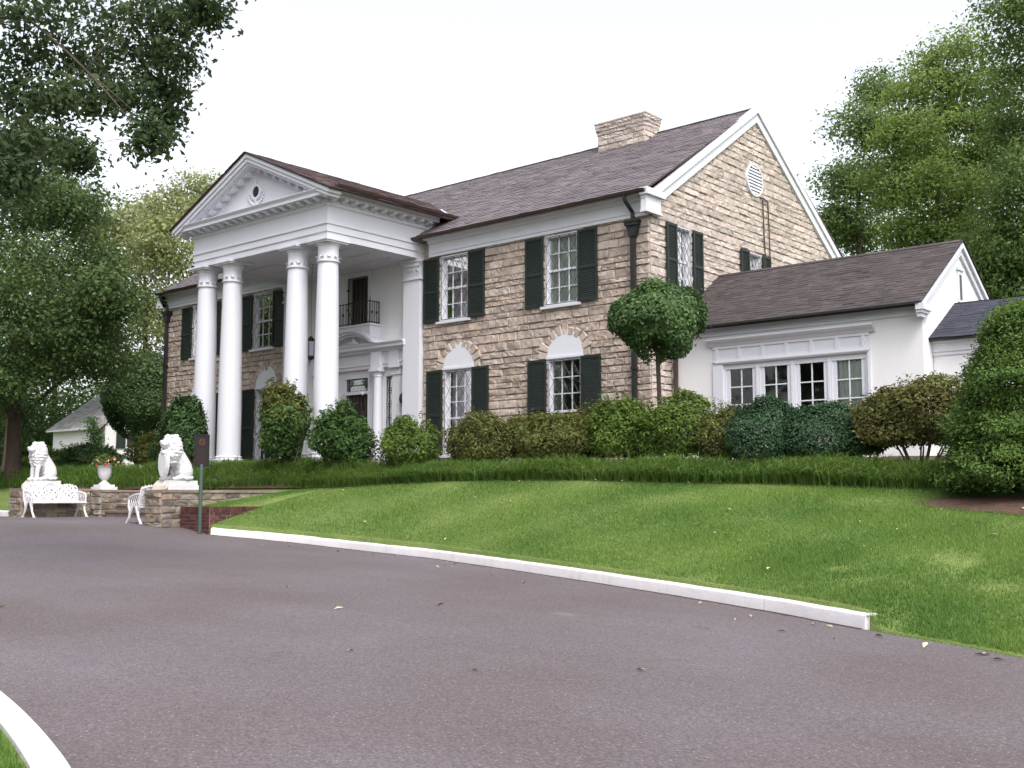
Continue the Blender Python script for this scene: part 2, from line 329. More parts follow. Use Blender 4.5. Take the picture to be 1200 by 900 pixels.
class MB:
    """collects shapes; T maps local (u, n, z) to the place: along a wall, out of it, up"""
    def __init__(s, P=(0, 0, 0), U=(1, 0, 0), N=(0, 1, 0)):
        s.v = []; s.f = []; s.P = np.array(P, float); s.U = np.array(U, float); s.N = np.array(N, float)
    def tp(s, p): return s.P + s.U * p[0] + s.N * p[1] + np.array([0, 0, 1.0]) * p[2]
    def add(s, pts, faces):
        b = len(s.v)
        s.v.extend([s.tp(p) for p in pts]); s.f.extend([tuple(b + i for i in f) for f in faces])
    def box(s, a0, a1, b0, b1, c0, c1):
        s.add([(a0, b0, c0), (a1, b0, c0), (a1, b1, c0), (a0, b1, c0), (a0, b0, c1), (a1, b0, c1), (a1, b1, c1), (a0, b1, c1)],
              [(0, 3, 2, 1), (4, 5, 6, 7), (0, 1, 5, 4), (1, 2, 6, 5), (2, 3, 7, 6), (3, 0, 4, 7)])
    def prism(s, poly, n0, n1):
        """poly in (u,z), from n0 to n1"""
        k = len(poly)
        s.add([(u, n0, z) for u, z in poly] + [(u, n1, z) for u, z in poly],
              [tuple(range(k)), tuple(range(2 * k - 1, k - 1, -1))] + [(i, i + k, (i + 1) % k + k, (i + 1) % k) for i in range(k)])
    def prism_u(s, poly, u0, u1):
        """poly in (n,z), from u0 to u1"""
        k = len(poly)
        s.add([(u0, n, z) for n, z in poly] + [(u1, n, z) for n, z in poly],
              [tuple(range(k)), tuple(range(2 * k - 1, k - 1, -1))] + [(i, i + k, (i + 1) % k + k, (i + 1) % k) for i in range(k)])
    def tube(s, pts, rad, k=6, cap=True):
        pts = [np.array(p, float) for p in pts]
        if not hasattr(rad, '__len__'): rad = [rad] * len(pts)
        rings = []
        prev = None
        for i, p in enumerate(pts):
            d = (pts[min(i + 1, len(pts) - 1)] - pts[max(i - 1, 0)]); d = d / (np.linalg.norm(d) + 1e-9)
            if prev is None:
                a = np.array([0, 0, 1.0]) if abs(d[2]) < .9 else np.array([1.0, 0, 0])
            else: a = prev
            x = a - d * np.dot(a, d); x /= np.linalg.norm(x) + 1e-9; prev = x
            y = np.cross(d, x)
            rings.append([p + rad[i] * (math.cos(2 * math.pi * j / k) * x + math.sin(2 * math.pi * j / k) * y) for j in range(k)])
        fs = []
        for i in range(len(pts) - 1):
            for j in range(k):
                fs.append((i * k + j, i * k + (j + 1) % k, (i + 1) * k + (j + 1) % k, (i + 1) * k + j))
        if cap: fs += [tuple(range(k - 1, -1, -1)), tuple(range((len(pts) - 1) * k, len(pts) * k))]
        s.add([p for r in rings for p in r], fs)
    def lathe(s, c, prof, k=24):
        pts = []; fs = []
        for r, z in prof:
            for j in range(k):
                a = 2 * math.pi * j / k; pts.append((c[0] + r * math.cos(a), c[1] + r * math.sin(a), c[2] + z))
        for i in range(len(prof) - 1):
            for j in range(k):
                fs.append((i * k + j, i * k + (j + 1) % k, (i + 1) * k + (j + 1) % k, (i + 1) * k + j))
        fs += [tuple(range(k - 1, -1, -1)), tuple(range((len(prof) - 1) * k, len(prof) * k))]
        s.add(pts, fs)
    def ellipsoid(s, c, r, nu=12, nv=8):
        pts = [(c[0], c[1], c[2] - r[2])]; fs = []
        for i in range(1, nv):
            t = math.pi * i / nv - math.pi / 2
            for j in range(nu):
                a = 2 * math.pi * j / nu; pts.append((c[0] + r[0] * math.cos(t) * math.cos(a), c[1] + r[1] * math.cos(t) * math.sin(a), c[2] + r[2] * math.sin(t)))
        pts.append((c[0], c[1], c[2] + r[2]))
        for j in range(nu): fs.append((0, 1 + (j + 1) % nu, 1 + j))
        for i in range(nv - 2):
            for j in range(nu):
                a = 1 + i * nu; fs.append((a + j, a + (j + 1) % nu, a + nu + (j + 1) % nu, a + nu + j))
        a = 1 + (nv - 2) * nu
        for j in range(nu): fs.append((a + j, a + (j + 1) % nu, len(pts) - 1))
        s.add(pts, fs)
    def wall(s, u0, u1, z0, z1, n0, n1, holes=()):
        """a plate with rectangular holes"""
        us = sorted({u0, u1, *[h[0] for h in holes], *[h[1] for h in holes]}); zs = sorted({z0, z1, *[h[2] for h in holes], *[h[3] for h in holes]})
        us = [u for u in us if u0 <= u <= u1]; zs = [z for z in zs if z0 <= z <= z1]
        for a, b in zip(us[:-1], us[1:]):
            run = None
            for c, d in zip(zs[:-1], zs[1:]):
                um, zm = (a + b) / 2, (c + d) / 2
                solid = not any(h[0] < um < h[1] and h[2] < zm < h[3] for h in holes)
                if solid and run is None: run = c
                if not solid and run is not None: s.box(a, b, n0, n1, run, c); run = None
            if run is not None: s.box(a, b, n0, n1, run, zs[-1])
    def build(s, name, m, parent=None, smooth=None):
        return mesh_obj(name, s.v, s.f, m, parent, smooth)

def blocks(mb, u0, u1, z0, z1, holes=(), levels=(), hmin=.13, hmax=.24, lmin=.22, lmax=.62, gap=.012, depth=(.018, .062), top=None, rough=True, arcs=(), seed=1, flush=None):
    """rock-faced stones laid in courses, each its own block standing out of the wall"""
    rnd = random.Random(seed)
    lev = sorted({z0, z1, *[l for l in levels if z0 < l < z1]})
    zs = []
    for a, b in zip(lev[:-1], lev[1:]):
        n = max(1, round((b - a) / ((hmin + hmax) / 2)))
        w = [rnd.uniform(hmin, hmax) for _ in range(n)]; sc = (b - a) / sum(w); z = a
        for k in w: zs.append((z, z + k * sc)); z += k * sc
    for c0, c1 in zs:
        zm = (c0 + c1) / 2
        cuts = []
        for h in holes:
            if h[2] < c1 - .02 and h[3] > c0 + .02: cuts.append((h[0], h[1]))
        for (uc, zc, r) in arcs:
            if zc - .001 < zm < zc + r:
                w = math.sqrt(max(r * r - (zm - zc) ** 2, 0)); cuts.append((uc - w, uc + w))
        a, b = u0, u1
        if top is not None:
            a, b = top(zm); a, b = max(a, u0), min(b, u1)
            if b - a < .1: continue
        cuts.sort(); spans = []; p = a
        for x, y in cuts:
            if x > p: spans.append((p, min(x, b)))
            p = max(p, y)
        if p < b: spans.append((p, b))
        for x, y in spans:
            p = x
            while p < y - .02:
                l = rnd.uniform(lmin, lmax)
                if y - (p + l) < lmin * .8: l = y - p
                if y - p < l: l = y - p
                one_block(mb, p + gap / 2, p + l - gap / 2, c0 + gap / 2, c1 - gap / 2, depth, rnd, rough)
                p += l

def one_block(mb, a, b, c, d, depth, rnd, rough=True):
    if b - a < .015 or d - c < .015: return
    if not rough:
        n = rnd.uniform(*depth); mb.box(a, b, 0, n, c, d); return
    nu = max(3, min(7, int((b - a) / .09) + 2)); nv = 4
    base = rnd.uniform(depth[0] * 1.4, depth[1]); tiltu = rnd.uniform(-.02, .02); tiltv = rnd.uniform(-.006, .026)
    pts = []
    for j in range(nv + 1):
        for i in range(nu + 1):
            x, z = i / nu, j / nv
            if i in (0, nu) or j in (0, nv): n = .004; uu, zz = a + (b - a) * x, c + (d - c) * z
            else:
                n = max(depth[0] * .6, base + tiltu * (x - .5) * 2 + tiltv * (z - .5) * 2 + rnd.uniform(-.013, .012))
                # pull the inner ring out to the edge so the face has a short steep side
                xx = {1: .05, nu - 1: .95}.get(i, x); zz_ = {1: .10, nv - 1: .90}.get(j, z)
                uu, zz = a + (b - a) * (xx + rnd.uniform(-.015, .015)), c + (d - c) * (zz_ + rnd.uniform(-.04, .04))
            pts.append((uu, n, zz))
    w = nu + 1
    fs = []
    for j in range(nv):
        for i in range(nu):
            q = (j * w + i, j * w + i + 1, (j + 1) * w + i + 1, (j + 1) * w + i)
            if rnd.random() < .5: fs += [(q[0], q[1], q[2]), (q[0], q[2], q[3])]
            else: fs += [(q[0], q[1], q[3]), (q[1], q[2], q[3])]
    mb.add(pts, fs)

def shingles(mb, E0, U, S, W, Lg, expo=.18, wid=.28, lift=.022, seed=3, jit=.012):
    """slates in courses up a slope: E0 eave corner, U along the eave, S up the slope (unit vectors)"""
    rnd = random.Random(seed)
    E0, U, S = (np.array(x, float) for x in (E0, U, S)); Nn = np.cross(U, S); Nn /= np.linalg.norm(Nn)
    if Nn[2] < 0: Nn = -Nn
    n = int(math.ceil(Lg / expo))
    for k in range(n):
        s0 = k * expo; s1 = min(s0 + expo * 1.9, Lg + .02)
        p = -rnd.uniform(0, wid)
        while p < W:
            w = wid * rnd.uniform(.75, 1.25)
            a, b = max(p, 0) + .003, min(p + w, W) - .003
            p += w
            if b - a < .02: continue
            j = rnd.uniform(-jit, jit); l = lift * rnd.uniform(.85, 1.5)
            q = [E0 + U * a + S * (s0 + j) + Nn * l, E0 + U * b + S * (s0 + j + rnd.uniform(-.004, .004)) + Nn * (l + rnd.uniform(-.003, .003)),
                 E0 + U * b + S * s1 + Nn * .006, E0 + U * a + S * s1 + Nn * .006, E0 + U * a + S * (s0 + j) - Nn * .003, E0 + U * b + S * (s0 + j) - Nn * .003]
            i = len(mb.v); mb.v.extend(q)
            mb.f.extend([(i, i + 1, i + 2, i + 3), (i + 4, i + 5, i + 1, i), (i + 4, i, i + 3), (i + 5, i + 2, i + 1)])

# ------------------------------------------------------------------ the lie of the land (heights relative to the eye)
_ZX = np.array([-400, -60, -30, -25, -23, -21.5, -20.26, -19.1, -16.6, -12.7, -7.5, -4.6, 0, 12, 60, 400])
_ZZ = np.array([.3, -.15, -.54, -.565, -.59, -.67, -.815, -.89, -1.02, -1.12, -1.25, -1.32, -1.43, -1.7, -2.2, -2.2])
def rz(x, y=0):
    x = np.asarray(x, float)
    return (np.interp(x - .35, _ZX, _ZZ) + np.interp(x, _ZX, _ZZ) + np.interp(x + .35, _ZX, _ZZ)) / 3
_EX = np.array([-20.3, -19.1, -17.9, -16.6, -13.9, -11.4, -9.24, -7.5, -6.0, -4.66, -4.16, -3.5, -2.9, 0, 5, 12, 40])
_EY = np.array([13.62, 14.05, 14.25, 14.28, 13.92, 13.24, 12.57, 11.96, 11.39, 10.75, 10.56, 10.30, 10.0, 8.4, 4.5, -3, -40])
PIER_R, PIER_L = -21.42, -28.1                            # outer and inner faces of the two stone piers
def edge(x):
    x = np.asarray(x, float)
    e = np.interp(x, _EX, _EY)
    e = np.where(x < -20.3, 13.8, e)
    e = np.where((x < PIER_R - .1) & (x > PIER_L - .35), 15.9, e)
    return np.where(x <= PIER_L - .35, 13.6, e)
_CX = np.array([-60, -30, -21.6, -19.8, -18.4, -16, -14.6, -11.6, -9.1, -7, -5.2, 0, 10])
_CZ = np.array([.2, .15, .14, .17, .24, .30, .30, .245, .18, .105, .06, -.1, -.3])
CREST = 17.0
def ss(a, b, x):
    t = np.clip((x - a) / (b - a), 0, 1); return t * t * (3 - 2 * t)
def ground_h(x, y):
    x = np.asarray(x, float); y = np.asarray(y, float)
    zr = rz(x); e = edge(x); cr = np.interp(x, _CX, _CZ)
    zc = zr + .152 - .14 * ss(-4.75, -4.3, x)
    zc = np.where((x < -20.3) & (x > PIER_R - .2), -.30, zc)
    t = np.clip((y - e) / np.maximum(CREST - e, .3), 0, 1)
    lawn = zc + (cr - zc) * t * (1.28 - .28 * t)
    back = cr + (np.maximum(.72, cr) - cr) * ss(17.0, 20.5, y)
    lf = ss(-18, -22, x) * ss(-44, -36, x); back = back * (1 - lf) + lf * (cr + (.56 - cr) * ss(16.8, 18.0, y) + .16 * ss(18, 21, y))
    back = back + .6 * ss(-40, -75, x) * ss(17, 40, y)
    z = np.where(y < e, zr - .07, np.where(y < CREST, lawn, back))
    far = ss(60, 200, np.hypot(x, y))
    return z * (1 - far) + far * 1.0
def under_h(x, y):
    """the base sheet: dips under the lawn sheets laid over it"""
    x = np.asarray(x, float); y = np.asarray(y, float)
    e = edge(x); on = ((x > PIER_R + .05) & (x < 24) | (x < PIER_L - .4) & (x > -55)) & (y > e - .6) & (y < CREST - .05)
    return ground_h(x, y) - np.where(on, .30, 0.0)
def gh(x, y): return float(ground_h(x, y))

def grid_mesh(name, xs, ys, hf, m, parent=None):
    X, Y = np.meshgrid(xs, ys); Z = hf(X, Y)
    V = np.stack([X, Y, Z], -1).reshape(-1, 3); w = len(xs)
    F = [(j * w + i, j * w + i + 1, (j + 1) * w + i + 1, (j + 1) * w + i) for j in range(len(ys) - 1) for i in range(w - 1)]
    return mesh_obj(name, V, F, m, parent, smooth=80)

xs = np.unique(np.concatenate([np.linspace(-600, -80, 14), np.linspace(-80, -42, 20), np.arange(-42, 8, .3), [PIER_R - .11, PIER_R - .09, PIER_L - .36, PIER_L - .34, -20.31, -20.29], np.linspace(8, 60, 20), np.linspace(60, 600, 12)]))
ys = np.unique(np.concatenate([np.linspace(-600, -20, 14), np.linspace(-20, 8, 12), np.arange(8, 22, .2), np.linspace(22, 60, 16), np.linspace(60, 600, 12)]))
struct(grid_mesh('ground', xs, ys, under_h, MT['lawn']))
def lawn_sheet(x0, x1, step, kerb0):
    lx = np.unique(np.concatenate([np.arange(x0, x1, step), [x1], _EX[(_EX > x0) & (_EX < x1)]]))
    v = np.concatenate([[0, .012, .03], np.linspace(.06, 1, 26)])
    LX, LV = np.meshgrid(lx, v); e = edge(LX) + np.where(LX < -4.6, .12, -.02) * kerb0
    LY = e + LV * (CREST + .12 - e); LZ = ground_h(LX, np.maximum(LY, edge(LX) + .001)) + .02 * LV * np.sin(LX * 1.7 + LY) * np.sin(LY * 2.3)
    LX = np.concatenate([LX[:1], LX]); LY = np.concatenate([LY[:1] - .02, LY]); LZ = np.concatenate([LZ[:1] - .25, LZ]); v = np.concatenate([[0], v])   # the edge turns down into the soil
    k = len(lx)
    F = [(j * k + i, j * k + i + 1, (j + 1) * k + i + 1, (j + 1) * k + i) for j in range(len(v) - 1) for i in range(k - 1)]
    return struct(mesh_obj('lawn', np.stack([LX, LY, LZ], -1).reshape(-1, 3), F, MT['lawn'], smooth=80))
lawn_sheet(PIER_R + .02, 24.0, .25, 1)
lawn_sheet(-55.0, PIER_L - .6, .5, 1)

# the drive: one asphalt sheet up to the kerb line, running on between the piers
rxs = np.unique(np.concatenate([np.linspace(-70, -30, 12), np.arange(-30, -2, .25), np.linspace(-2, 30, 20), _EX[_EX < 30], [PIER_R - .3, PIER_R - .05, PIER_L + .05, PIER_L - .05]]))
rv = np.concatenate([np.linspace(0, .6, 6), np.linspace(.66, 1, 14)])
RX, RV = np.meshgrid(rxs, rv); RE = edge(RX) + .02; RY = -25 + RV * (RE + 25); RZ = rz(RX)
w = len(rxs)
road_faces = [(j * w + i, j * w + i + 1, (j + 1) * w + i + 1, (j + 1) * w + i) for j in range(len(rv) - 1) for i in range(w - 1)]
struct(mesh_obj('road', np.stack([RX, RY, RZ], -1).reshape(-1, 3), road_faces, MT['asphalt'], smooth=80))

def sweep(path, prof, name, m, flip=False):
    """kerb: prof is (offset away from the road, height) run along path"""
    P = [np.array(p, float) for p in path]; V = []; k = len(prof)
    for i, p in enumerate(P):
        d = P[min(i + 1, len(P) - 1)] - P[max(i - 1, 0)]; d[2] = 0; d /= np.linalg.norm(d)
        nrm = np.array([-d[1], d[0], 0]) * (-1 if flip else 1)
        for o, z in prof: V.append(p + nrm * o + np.array([0, 0, z]))
    F = []
    for i in range(len(P) - 1):
        for j in range(k): F.append((i * k + j, i * k + (j + 1) % k, (i + 1) * k + (j + 1) % k, (i + 1) * k + j))
    F += [tuple(range(k)), tuple(range((len(P) - 1) * k, len(P) * k))]
    return mesh_obj(name, V, F, m, smooth=35)
KERB = [(0, -.05), (.012, .105), (.02, .13), (.05, .148), (.165, .152), (.18, .14), (.18, -.05)]
kx = np.concatenate([np.linspace(-20.15, -5.0, 60), np.linspace(-4.9, -4.62, 4)])
kj = np.random.default_rng(4)
struct(sweep([(x, float(np.interp(x, _EX, _EY)) + kj.uniform(-.008, .008), float(rz(x)) + kj.uniform(-.004, .004)) for x in kx], KERB, 'kerb', MT['kerb']))
struct(sweep([(x, 13.55, float(rz(x))) for x in np.linspace(-45, -28.85, 20)], KERB, 'kerb', MT['kerb']))
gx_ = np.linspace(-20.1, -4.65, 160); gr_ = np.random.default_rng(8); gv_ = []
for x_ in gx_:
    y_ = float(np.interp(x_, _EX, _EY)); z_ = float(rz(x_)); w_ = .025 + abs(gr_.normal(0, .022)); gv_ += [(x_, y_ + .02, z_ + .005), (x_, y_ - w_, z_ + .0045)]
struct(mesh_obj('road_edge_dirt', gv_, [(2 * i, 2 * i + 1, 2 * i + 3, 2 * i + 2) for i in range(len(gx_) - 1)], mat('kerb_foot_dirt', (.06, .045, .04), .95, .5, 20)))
isl = [(-12, 4.0), (-9.5, 3.72), (-8, 3.42), (-7.2, 3.24), (-6.37, 3.04), (-5.81, 2.89), (-5.18, 2.70), (-4.63, 2.51), (-3.97, 2.22), (-3.4, 1.92), (-2.95, 1.55), (-2.65, 1.05), (-2.5, .4), (-2.45, -2), (-2.45, -5)]
def smooth_path(p, n=6):
    p = np.array(p, float); out = []
    for i in range(len(p) - 1):
        p0, p1, p2, p3 = p[max(i - 1, 0)], p[i], p[i + 1], p[min(i + 2, len(p) - 1)]
        for t in np.linspace(0, 1, n, endpoint=False):
            out.append(.5 * ((2 * p1) + (-p0 + p2) * t + (2 * p0 - 5 * p1 + 4 * p2 - p3) * t * t + (-p0 + 3 * p1 - 3 * p2 + p3) * t ** 3))
    out.append(p[-1]); return out
isp = smooth_path(isl)
struct(sweep([(p[0], p[1], float(rz(p[0]))) for p in isp], KERB, 'kerb', MT['kerb'], flip=True))
iv = [(p[0] - .1, p[1] - .12, float(rz(p[0])) + .11) for p in isp] + [(-12, -5, float(rz(-12)) + .11)]
struct(mesh_obj('grass_island', iv, [tuple(range(len(iv)))], MT['lawn']))

# beds
bx = np.arange(-36, 6, .35); by = np.array([17.0, 17.6, 18.3, 19.2, 20.2, 21.2, 22.6])
struct(grid_mesh('mulch_bed', bx, by, lambda x, y: ground_h(x, y) + .02 + .02 * np.sin(x * 7) * np.sin(y * 5), MT['mulch']))
def disc_patch(name, cx, cy, rx, ry, m, lift=.012, seed=1):
    rr = np.random.default_rng(seed); k = 40; V = [(cx, cy, gh(cx, cy) + lift)]; F = []
    for q in (.33, .66, 1):
        for j in range(k):
            a = 2 * math.pi * j / k; f = q * (1 + (.1 * math.sin(3 * a + seed) + rr.uniform(-.05, .05)) * q)
            x, y = cx + rx * f * math.cos(a), cy + ry * f * math.sin(a); V.append((x, y, gh(x, y) + lift))
    for j in range(k): F.append((0, 1 + j, 1 + (j + 1) % k))
    for i in range(2):
        for j in range(k): F.append((1 + i * k + j, 1 + i * k + (j + 1) % k, 1 + (i + 1) * k + (j + 1) % k, 1 + (i + 1) * k + j))
    # each ring's far edge dips into the soil
    for j in range(k): V[1 + 2 * k + j] = (V[1 + 2 * k + j][0], V[1 + 2 * k + j][1], V[1 + 2 * k + j][2] - lift * .7)
    return struct(mesh_obj(name, V, F, m))
CONIFER = (-4.78, 16.85)
disc_patch('mulch_bed', CONIFER[0] + .1, CONIFER[1] - .9, 1.25, .7, MT['mulch'], .03, 5)

# ------------------------------------------------------------------ the house
XC, YF = -14.44, 21.87                                   # its front right corner
HL, HD = 20.75, 10.6                                      # length and depth
house = thing('mansion', 'two storey tan stone mansion with white columned portico and low white side wing', 'house', (XC - HL / 2, YF + HD / 2, .7))
ZB, ZE, ZR = .35, 6.70, 10.72                            # foot of the walls, underside of the frieze, ridge
FP = dict(P=(XC, YF, 0), U=(1, 0, 0), N=(0, -1, 0))      # the front: u to the right, n out towards the drive
GP = dict(P=(XC, YF, 0), U=(0, 1, 0), N=(1, 0, 0))       # the right gable
LP = dict(P=(XC - HL, YF, 0), U=(0, 1, 0), N=(-1, 0, 0))
BPk = dict(P=(XC, YF + HD, 0), U=(1, 0, 0), N=(0, 1, 0))

# where the openings are: (u centre, half width, z0, z1)
UP = [(-2.66, .54, 4.84, 6.66), (-6.42, .54, 4.84, 6.66), (-15.05, .54, 4.80, 6.62), (-18.55, .54, 4.80, 6.62)]
LO = [(-2.58, .54, 1.12, 3.46), (-6.27, .54, 1.12, 3.46), (-14.85, .54, 1.12, 3.46), (-18.5, .54, 1.12, 3.46)]
holes = [(u - h, u + h, a, b) for u, h, a, b in UP + LO]
PW0, PW1 = -13.45, -7.66                                  # the white wall behind the columns
DOOR_U = -10.62
fh = [h for h in holes]
RAKE = (ZR - 7.2) / (HD / 2)
def gable_top(z, off=0.0):
    if z < 7.2: return (0, HD)
    k = (z - 7.2) / RAKE
    return (k, HD - k)
GW = [(1.43, .36, 4.95, 6.66), (5.08, .36, 5.05, 6.62)]
gh_ = [(u - h, u + h, a, b) for u, h, a, b in GW]
# backing walls, with the openings left out
w_ = MB(**FP); w_.wall(-HL, PW0, ZB, 7.2, -.32, 0, [h for h in fh if h[1] < PW0]); w_.wall(PW1, 0, ZB, 7.2, -.32, 0, [h for h in fh if h[0] > PW1])
g_ = MB(**GP); g_.wall(.32, HD, ZB, 7.2, -.32, 0, gh_); g_.prism([(0.05, 7.2), (HD - .05, 7.2), (HD / 2, ZR - .05)], -.32, 0)
l_ = MB(**LP); l_.wall(.32, HD, ZB, 7.2, -.32, 0); l_.prism([(.05, 7.2), (HD - .05, 7.2), (HD / 2, ZR - .05)], -.32, 0)
b_ = MB(**BPk); b_.wall(-HL + .32, -.32, ZB, 7.2, -.32, 0)
def merged(*mbs):
    r = MB()
    for q in mbs:
        b = len(r.v); r.v += q.v; r.f += [tuple(i + b for i in f) for f in q.f]
    return r
w_ = MB(**FP); w_.wall(-HL, PW0, ZB, 7.2, -.32, 0, [h for h in fh if h[1] < PW0]); w_.wall(PW1, 0, ZB, 7.2, -.32, 0, [h for h in fh if h[0] > PW1])
backing = merged(w_, g_, l_, b_)
wall = backing.build('wall', MT['mortar'], house)
# stone facings
st = MB(**FP)
arcs_R = [(u, 3.46, .86) for u, *_ in LO[:2]]; arcs_L = [(u, 3.46, .86) for u, *_ in LO[2:]]
blocks(st, PW1 + .02, 0.0, ZB, 6.72, [h for h in holes if h[0] > PW1], levels=(1.12, 3.46, 4.84, 6.66), arcs=arcs_R, seed=5)
blocks(st, -HL, PW0 - .02, ZB, 6.72, [h for h in holes if h[1] < PW0], levels=(1.12, 3.46, 4.80, 6.62), arcs=arcs_L, seed=8)
for u, hw, a, b in LO:                                    # voussoirs round the blind arches
    n = 11
    for k in range(n):
        t0, t1 = math.pi * k / n + .012, math.pi * (k + 1) / n - .012; r0, r1 = .585, .80 + .035 * ((k * 7) % 4)
        pts = []
        nn = random.uniform(.032, .052)
        for (r, t) in ((r0, t0), (r1, t0), (r1, t1), (r0, t1)): pts.append((u + r * math.cos(t), .003, 3.46 + r * math.sin(t)))
        for (r, t) in ((r0 + .025, t0 + .03), (r1 - .025, t0 + .03), (r1 - .025, t1 - .03), (r0 + .025, t1 - .03)): pts.append((u + r * math.cos(t), nn + random.uniform(-.012, .012), 3.46 + r * math.sin(t)))
        st.add(pts, [(4, 7, 6, 5), (0, 4, 5, 1), (1, 5, 6, 2), (2, 6, 7, 3), (3, 7, 4, 0)])
st.build('stone_facing', MT['stone'], wall)
sg = MB(**GP)
blocks(sg, 0.0, HD, ZB, ZR - .3, gh_, levels=(4.95, 6.66, 7.2), top=lambda z: gable_top(z), hmin=.13, hmax=.22, lmin=.25, lmax=.7, seed=12)
sg.build('stone_facing', MT['stone_side'], wall)
sl = MB(**LP)
blocks(sl, 0.0, HD, ZB, ZR - .3, (), levels=(7.2,), top=lambda z: gable_top(z), lmin=.3, lmax=.8, seed=13)
sl.build('stone_facing', MT['stone'], wall)

# roof
EY, EZ = YF - .40, 7.24                                   # main eave line
RY_ = YF + HD / 2
slope = np.array([0, RY_ - EY, ZR + .06 - EZ]); SL = np.linalg.norm(slope); slope /= SL
slopeb = np.array([0, -slope[1], slope[2]])
X0, X1 = XC - HL - .13, XC + .13
rf = MB()
for s_, y_ in ((slope, EY), (slopeb, YF + HD + .40)):
    nn = np.cross([1, 0, 0], s_); nn = nn if nn[2] > 0 else -nn
    q = [np.array([X0, y_, EZ]), np.array([X1, y_, EZ]), np.array([X1, y_, EZ]) + s_ * SL, np.array([X0, y_, EZ]) + s_ * SL]
    i = len(rf.v); rf.v += [p - nn * .035 for p in q] + [p - nn * .006 for p in q]
    rf.f += [tuple(i + a for a in f) for f in [(0, 3, 2, 1), (4, 5, 6, 7), (0, 1, 5, 4), (1, 2, 6, 5), (2, 3, 7, 6), (3, 0, 4, 7)]]
roof = rf.build('roof', MT['copper'], house)
sh = MB()
shingles(sh, (X0, EY - .03, EZ - .02), (1, 0, 0), slope, X1 - X0, SL + .03, seed=3)
shingles(sh, (X0, YF + HD + .43, EZ - .02), (1, 0, 0), slopeb, X1 - X0, SL + .03, expo=.2, wid=.4, seed=4)
rt = np.array([0, RY_, ZR + .10])
for k in range(70):                                       # ridge slates
    a = X0 + (X1 - X0) * k / 70; b = X0 + (X1 - X0) * (k + 1) / 70 - .004
    z = ZR + .10 + random.uniform(-.006, .006)
    i = len(sh.v); sh.v += [np.array(p) for p in ((a, RY_ - .14, z - .075), (b, RY_ - .14, z - .075), (b, RY_, z), (a, RY_, z), (b, RY_ + .14, z - .075), (a, RY_ + .14, z - .075))]
    sh.f += [(i, i + 1, i + 2, i + 3), (i + 3, i + 2, i + 4, i + 5)]
sh.build('slates', MT['slate'], roof)
# chimney
ch = MB(P=(XC, 0, 0))
cu0, cu1, cy0, cy1 = -4.84, -3.16, 26.45, 27.15
def ring_blocks(mb, u0, u1, y0, y1, z0, z1, seed, depth=(.02, .05), **kw):
    for (P, U, N, l) in (((XC + u0, y0, 0), (1, 0, 0), (0, -1, 0), u1 - u0), ((XC + u1, y0, 0), (0, 1, 0), (1, 0, 0), y1 - y0), ((XC + u0, y0, 0), (0, 1, 0), (-1, 0, 0), y1 - y0), ((XC + u0, y1, 0), (1, 0, 0), (0, 1, 0), u1 - u0)):
        q = MB(P, U, N); blocks(q, 0, l, z0, z1, seed=seed, depth=depth, **kw); b = len(mb.v); mb.v += q.v; mb.f += [tuple(i + b for i in f) for f in q.f]
ch.box(cu0, cu1, cy0, cy1, 9.8, 10.84)
ring_blocks(ch, cu0, cu1, cy0, cy1, 10.0, 10.84, 21, hmin=.12, hmax=.2, lmin=.25, lmax=.5)
for k, (e, z) in enumerate(((.045, 10.84), (.07, 10.95), (.095, 11.06))):
    ch.box(cu0 - e + .02, cu1 + e - .02, cy0 - e + .02, cy1 + e - .02, z, z + .12)
    ring_blocks(ch, cu0 - e + .02, cu1 + e - .02, cy0 - e + .02, cy1 + e - .02, z + .004, z + .116, 22 + k, depth=(.015, .03), hmin=.1, hmax=.13, lmin=.3, lmax=.5)
ch.box(cu0 - .10, cu1 + .10, cy0 - .10, cy1 + .10, 11.182, 11.22)
chim = ch.build('chimney', MT['stone_side'], roof)

# frieze, cornice and gutter along the front and back
fz = MB(**FP)
def frieze(mb, u0, u1):
    mb.prism_u([(-.05, 6.705), (.085, 6.705), (.085, 6.80), (.105, 6.80), (.105, 6.83), (.08, 6.83), (.08, 7.06), (.13, 7.09), (.16, 7.16), (.36, 7.16), (.36, 7.235), (-.05, 7.235)], u0, u1)
frieze(fz, PW1 + .26, .09); fz.build('frieze', MT['white'], house); fz = MB(**FP); frieze(fz, -HL - .09, PW0 - .26)
fz.build('frieze', MT['white'], house)
fb = MB(**BPk); frieze(fb, -HL - .09, .09); fb.build('frieze', MT['white'], house)
gt = MB(**FP)
def gutter(mb, u0, u1, n, z, r=.065):
    k = 8; pr = [(n + r * math.cos(math.pi + math.pi * j / k), z + r * math.sin(math.pi + math.pi * j / k)) for j in range(k + 1)]
    pr += [(n + r + .012, z + .012), (n - r, z + .012)]
    mb.prism_u(pr, u0, u1)
gutter(gt, PW1 - .4, .16, .445, 7.235); gt.build('gutter', MT['copper'], house, 50); gt = MB(**FP); gutter(gt, -HL - .12, PW0 + .4, .445, 7.235)
gt.build('gutter', MT['copper'], house, 50)
